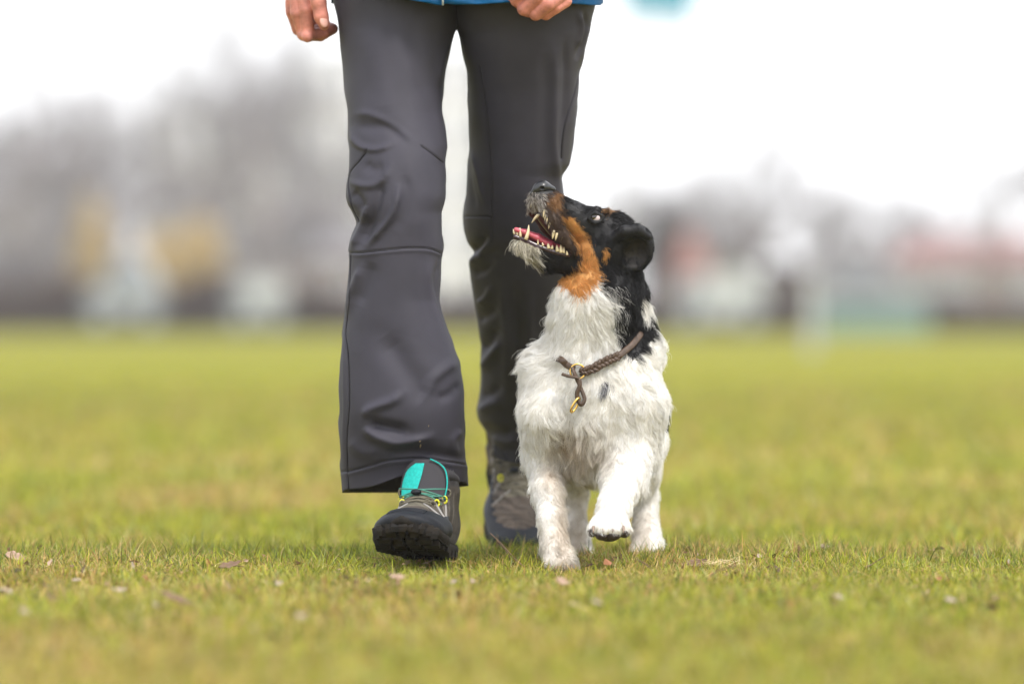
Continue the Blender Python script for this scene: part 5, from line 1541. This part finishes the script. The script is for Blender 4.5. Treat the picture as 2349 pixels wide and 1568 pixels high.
leaf(1742, 1282, .014, .012, M_petal, 40, 50, .2, 'pinkish petal standing in sharp grass right of the dog', 'petal', 'petal', GP_, seed=18, up=.010)
leaf(2315, 1297, .018, .018, M_petal, 60, 60, .2, 'pale petal near the right edge', 'petal', 'petal', GP_, seed=19, up=.008)
leaf(2240, 1290, .020, .016, M_leafb, 30, 60, .4, 'curled dark leaf left of the pale petal near the right edge', group=GB, seed=20)
leaf(1600, 1300, .030, .018, M_leafb, 10, 35, .4, 'brown leaf in the pale dry tuft right of the dog', group=GB, seed=21)
leaf(1925, 1378, .022, .012, M_petal, 10, 30, .2, 'blurred white petal low in the right grass', 'petal', 'petal', GP_, seed=22, up=.010)
leaf(2012, 1360, .022, .014, M_leafb, 70, 50, .2, 'blurred brown leaf low in the right grass', group=GB, seed=23)
leaf(700, 1270, .016, .018, M_leafb, 90, 60, .2, 'brown leaf on the grass crest left of the front shoe', group=GB, seed=24)
leaf(770, 1258, .012, .018, M_leafp, 80, 60, .2, 'pale leaf on the grass crest beside the front shoe', group=GB, seed=25, up=.01)
leaf(1290, 1345, .020, .014, M_leafp, 20, 40, .3, 'pale leaf in the grass below the standing front paw', group=GB, seed=26, up=.006)
leaf(2180, 1385, .024, .014, M_petal, 20, 30, .2, 'broad blurred petal low near the right edge', 'petal', 'petal', GP_, seed=27, up=.010)
leaf(640, 1345, .016, .013, M_petal, 30, 50, .2, 'small round white petal below the brown leaf on the left', 'petal', 'petal', GP_, seed=28, up=.009)
leaf(355, 1395, .018, .014, M_petal, 70, 45, .2, 'blurred white petal left of the long brown leaf', 'petal', 'petal', GP_, seed=29, up=.009)
leaf(58, 1412, .020, .016, M_petal, 30, 45, .2, 'blurred white petal in the lower left grass', 'petal', 'petal', GP_, seed=30, up=.009)

def stick(pts, r0, label, name='twig', mat=M_wood, cat='twig', group='twigs in the grass', lift=None):
    P0 = onground(*pts[0][:2]); q = []
    for (x, y, h) in pts: b = Vector(((x-1174.5)*K0*P0.y, P0.y, 0)); b.z = CAM_H - (y-718)*K0*P0.y; b.y += h; q.append(b)
    o = MB().tube(spline(q, 10), [r0*(1 - .05*i) for i in range(10)], 6).build(name, mat, None)
    return tag(o, label, cat, group)
stick([(1205,1300,0),(1180,1280,.01),(1152,1249,.015),(1124,1222,.02)], .0011, 'longer of two crossed brown twigs standing between shoes and dog')
stick([(1175,1287,0),(1160,1262,.012),(1140,1240,.015)], .0009, 'shorter of two crossed brown twigs standing between shoes and dog')
stick([(1500,1316,0),(1485,1295,.008),(1466,1285,.01),(1462,1278,.012)], .0012, 'bent pale twig at the hind paw of the dog')
stick([(1620,1328,0),(1640,1312,.004),(1662,1302,.006),(1690,1296,.006)], .0013, 'dark twig lying in the grass right of the dog')
stick([(1985,1300,0),(2000,1294,.01),(2016,1284,.01),(2030,1276,.01)], .0012, 'thin dark twig at the right, leaning up')
stick([(1310,1383,0),(1328,1390,.004),(1350,1398,.004)], .0028, 'pale piece of straw below the dog', 'straw_piece', M_straw, 'straw', None)
stick([(505,1300,0),(530,1296,.004),(560,1298,.004)], .0011, 'orange brown stalk lying over the curled leaf on the left')
def blossom(x, y, mat, label, n=7, s=.006):
    o = empty('flower_head', onground(x, y) + Vector((0, 0, .010))); tag(o, label, 'flower', 'small flowers in the left grass')
    for k in range(n):
        a = 2*math.pi*k/n; v = [(0,0,0), (s*math.cos(a-.35), s*math.sin(a-.35), s*.35), (s*1.5*math.cos(a), s*1.5*math.sin(a), s*.5), (s*math.cos(a+.35), s*math.sin(a+.35), s*.35)]
        v2 = [(p[0], p[1], p[2]-.0006) for p in v]
        MB().add(v+v2, [(0,1,2,3),(7,6,5,4),(0,4,5,1),(1,5,6,2),(2,6,7,3),(3,7,4,0)]).build('petal', mat, o, world=False)
    MB().tube([(0,0,-.014),(0,0,0)], .0009, 6).build('stalk', M_lace2, o, world=False)
    MB().ball((0,0,.002), (.0024,.0024,.002), 10, 7).build('flower_centre', M_yelf, o, world=False)
blossom(98, 1230, M_pink, 'small pink flower on the grass crest at the left')
blossom(24, 1243, M_yelf, 'small pale yellow flower at the left edge')
# the pale dry tuft right of the dog
r_ = np.random.default_rng(5); c0 = onground(1610, 1296); V, F = [], []
for k in range(170):
    a = r_.uniform(0, 6.28); p = np.array(c0) + np.array([r_.normal(0, .022), r_.normal(0, .012), -.006 + r_.uniform(0, .008)]); L_ = r_.uniform(.02, .055); d = np.array([math.cos(a), .5*math.sin(a), r_.uniform(0, .25)]); s = np.array([-d[1], d[0], .3])*.0006
    b = len(V); V += [p-s, p+s, p+d*L_*.6+np.array([0,0,.004])+s*.7, p+d*L_*.6+np.array([0,0,.004])-s*.7, p+d*L_]; F.append((b, b+1, b+2, b+3)); F.append((b+3, b+2, b+4, b+4))
F = [tuple(dict.fromkeys(f)) for f in F]
tu = MB().add(V, F).build('dry_grass_tuft', M_straw, None, smooth=False); tag(tu, 'flattened tuft of pale dry grass right of the dog', 'grass tuft', kind='stuff')

# countless small scraps of dead leaf between the blades
rs = np.random.default_rng(77); n_ = 1300
yy_ = np.sqrt(rs.uniform(5.4**2, 9.0**2, n_)); xx_ = rs.uniform(-1, 1, n_)*(.095*yy_ + .05)
kp = rs.uniform(0, 1, n_) < .45 + .5*noise2(xx_, yy_, 1.6, 91); xx_, yy_ = xx_[kp], yy_[kp]; n_ = len(xx_)
c_ = np.stack([xx_, yy_, ground_z(xx_, yy_) + rs.uniform(.009, .019, n_)], -1)
a_ = rs.normal(size=(n_, 3)); a_[:, 2] *= .5; a_ /= np.linalg.norm(a_, axis=1, keepdims=True)
b_ = np.cross(a_, rs.normal(size=(n_, 3))*np.array([.4, .4, 1.2])); b_ /= np.linalg.norm(b_, axis=1, keepdims=True); nn_ = np.cross(a_, b_)
l_ = rs.uniform(.004, .0105, (n_, 1)); w_ = l_*rs.uniform(.25, .7, (n_, 1))
vv_ = np.stack([c_ - a_*l_, c_ - a_*l_*.2 + b_*w_ + nn_*w_*.4, c_ + a_*l_, c_ + a_*l_*.1 - b_*w_*.8 + nn_*w_*.5], 1).reshape(-1, 3)
base_ = np.arange(n_)[:, None]*4
cols_ = np.array([[.16, .085, .045], [.24, .15, .08], [.09, .055, .035], [.38, .27, .19], [.30, .13, .06]])[rs.choice(5, n_, p=[.34, .26, .22, .10, .08])]
lt = mesh_np('leaf_litter', vv_, [base_ + np.array([0, 1, 2]), base_ + np.array([0, 2, 3])], material('leaf_scrap', (.2, .1, .05), .85, attr=True, trans=.1), smooth=False, colors=np.repeat(cols_, 4, 0))
tag(lt, 'tiny brown scraps of dead leaf scattered through the grass', 'leaf litter', kind='stuff')
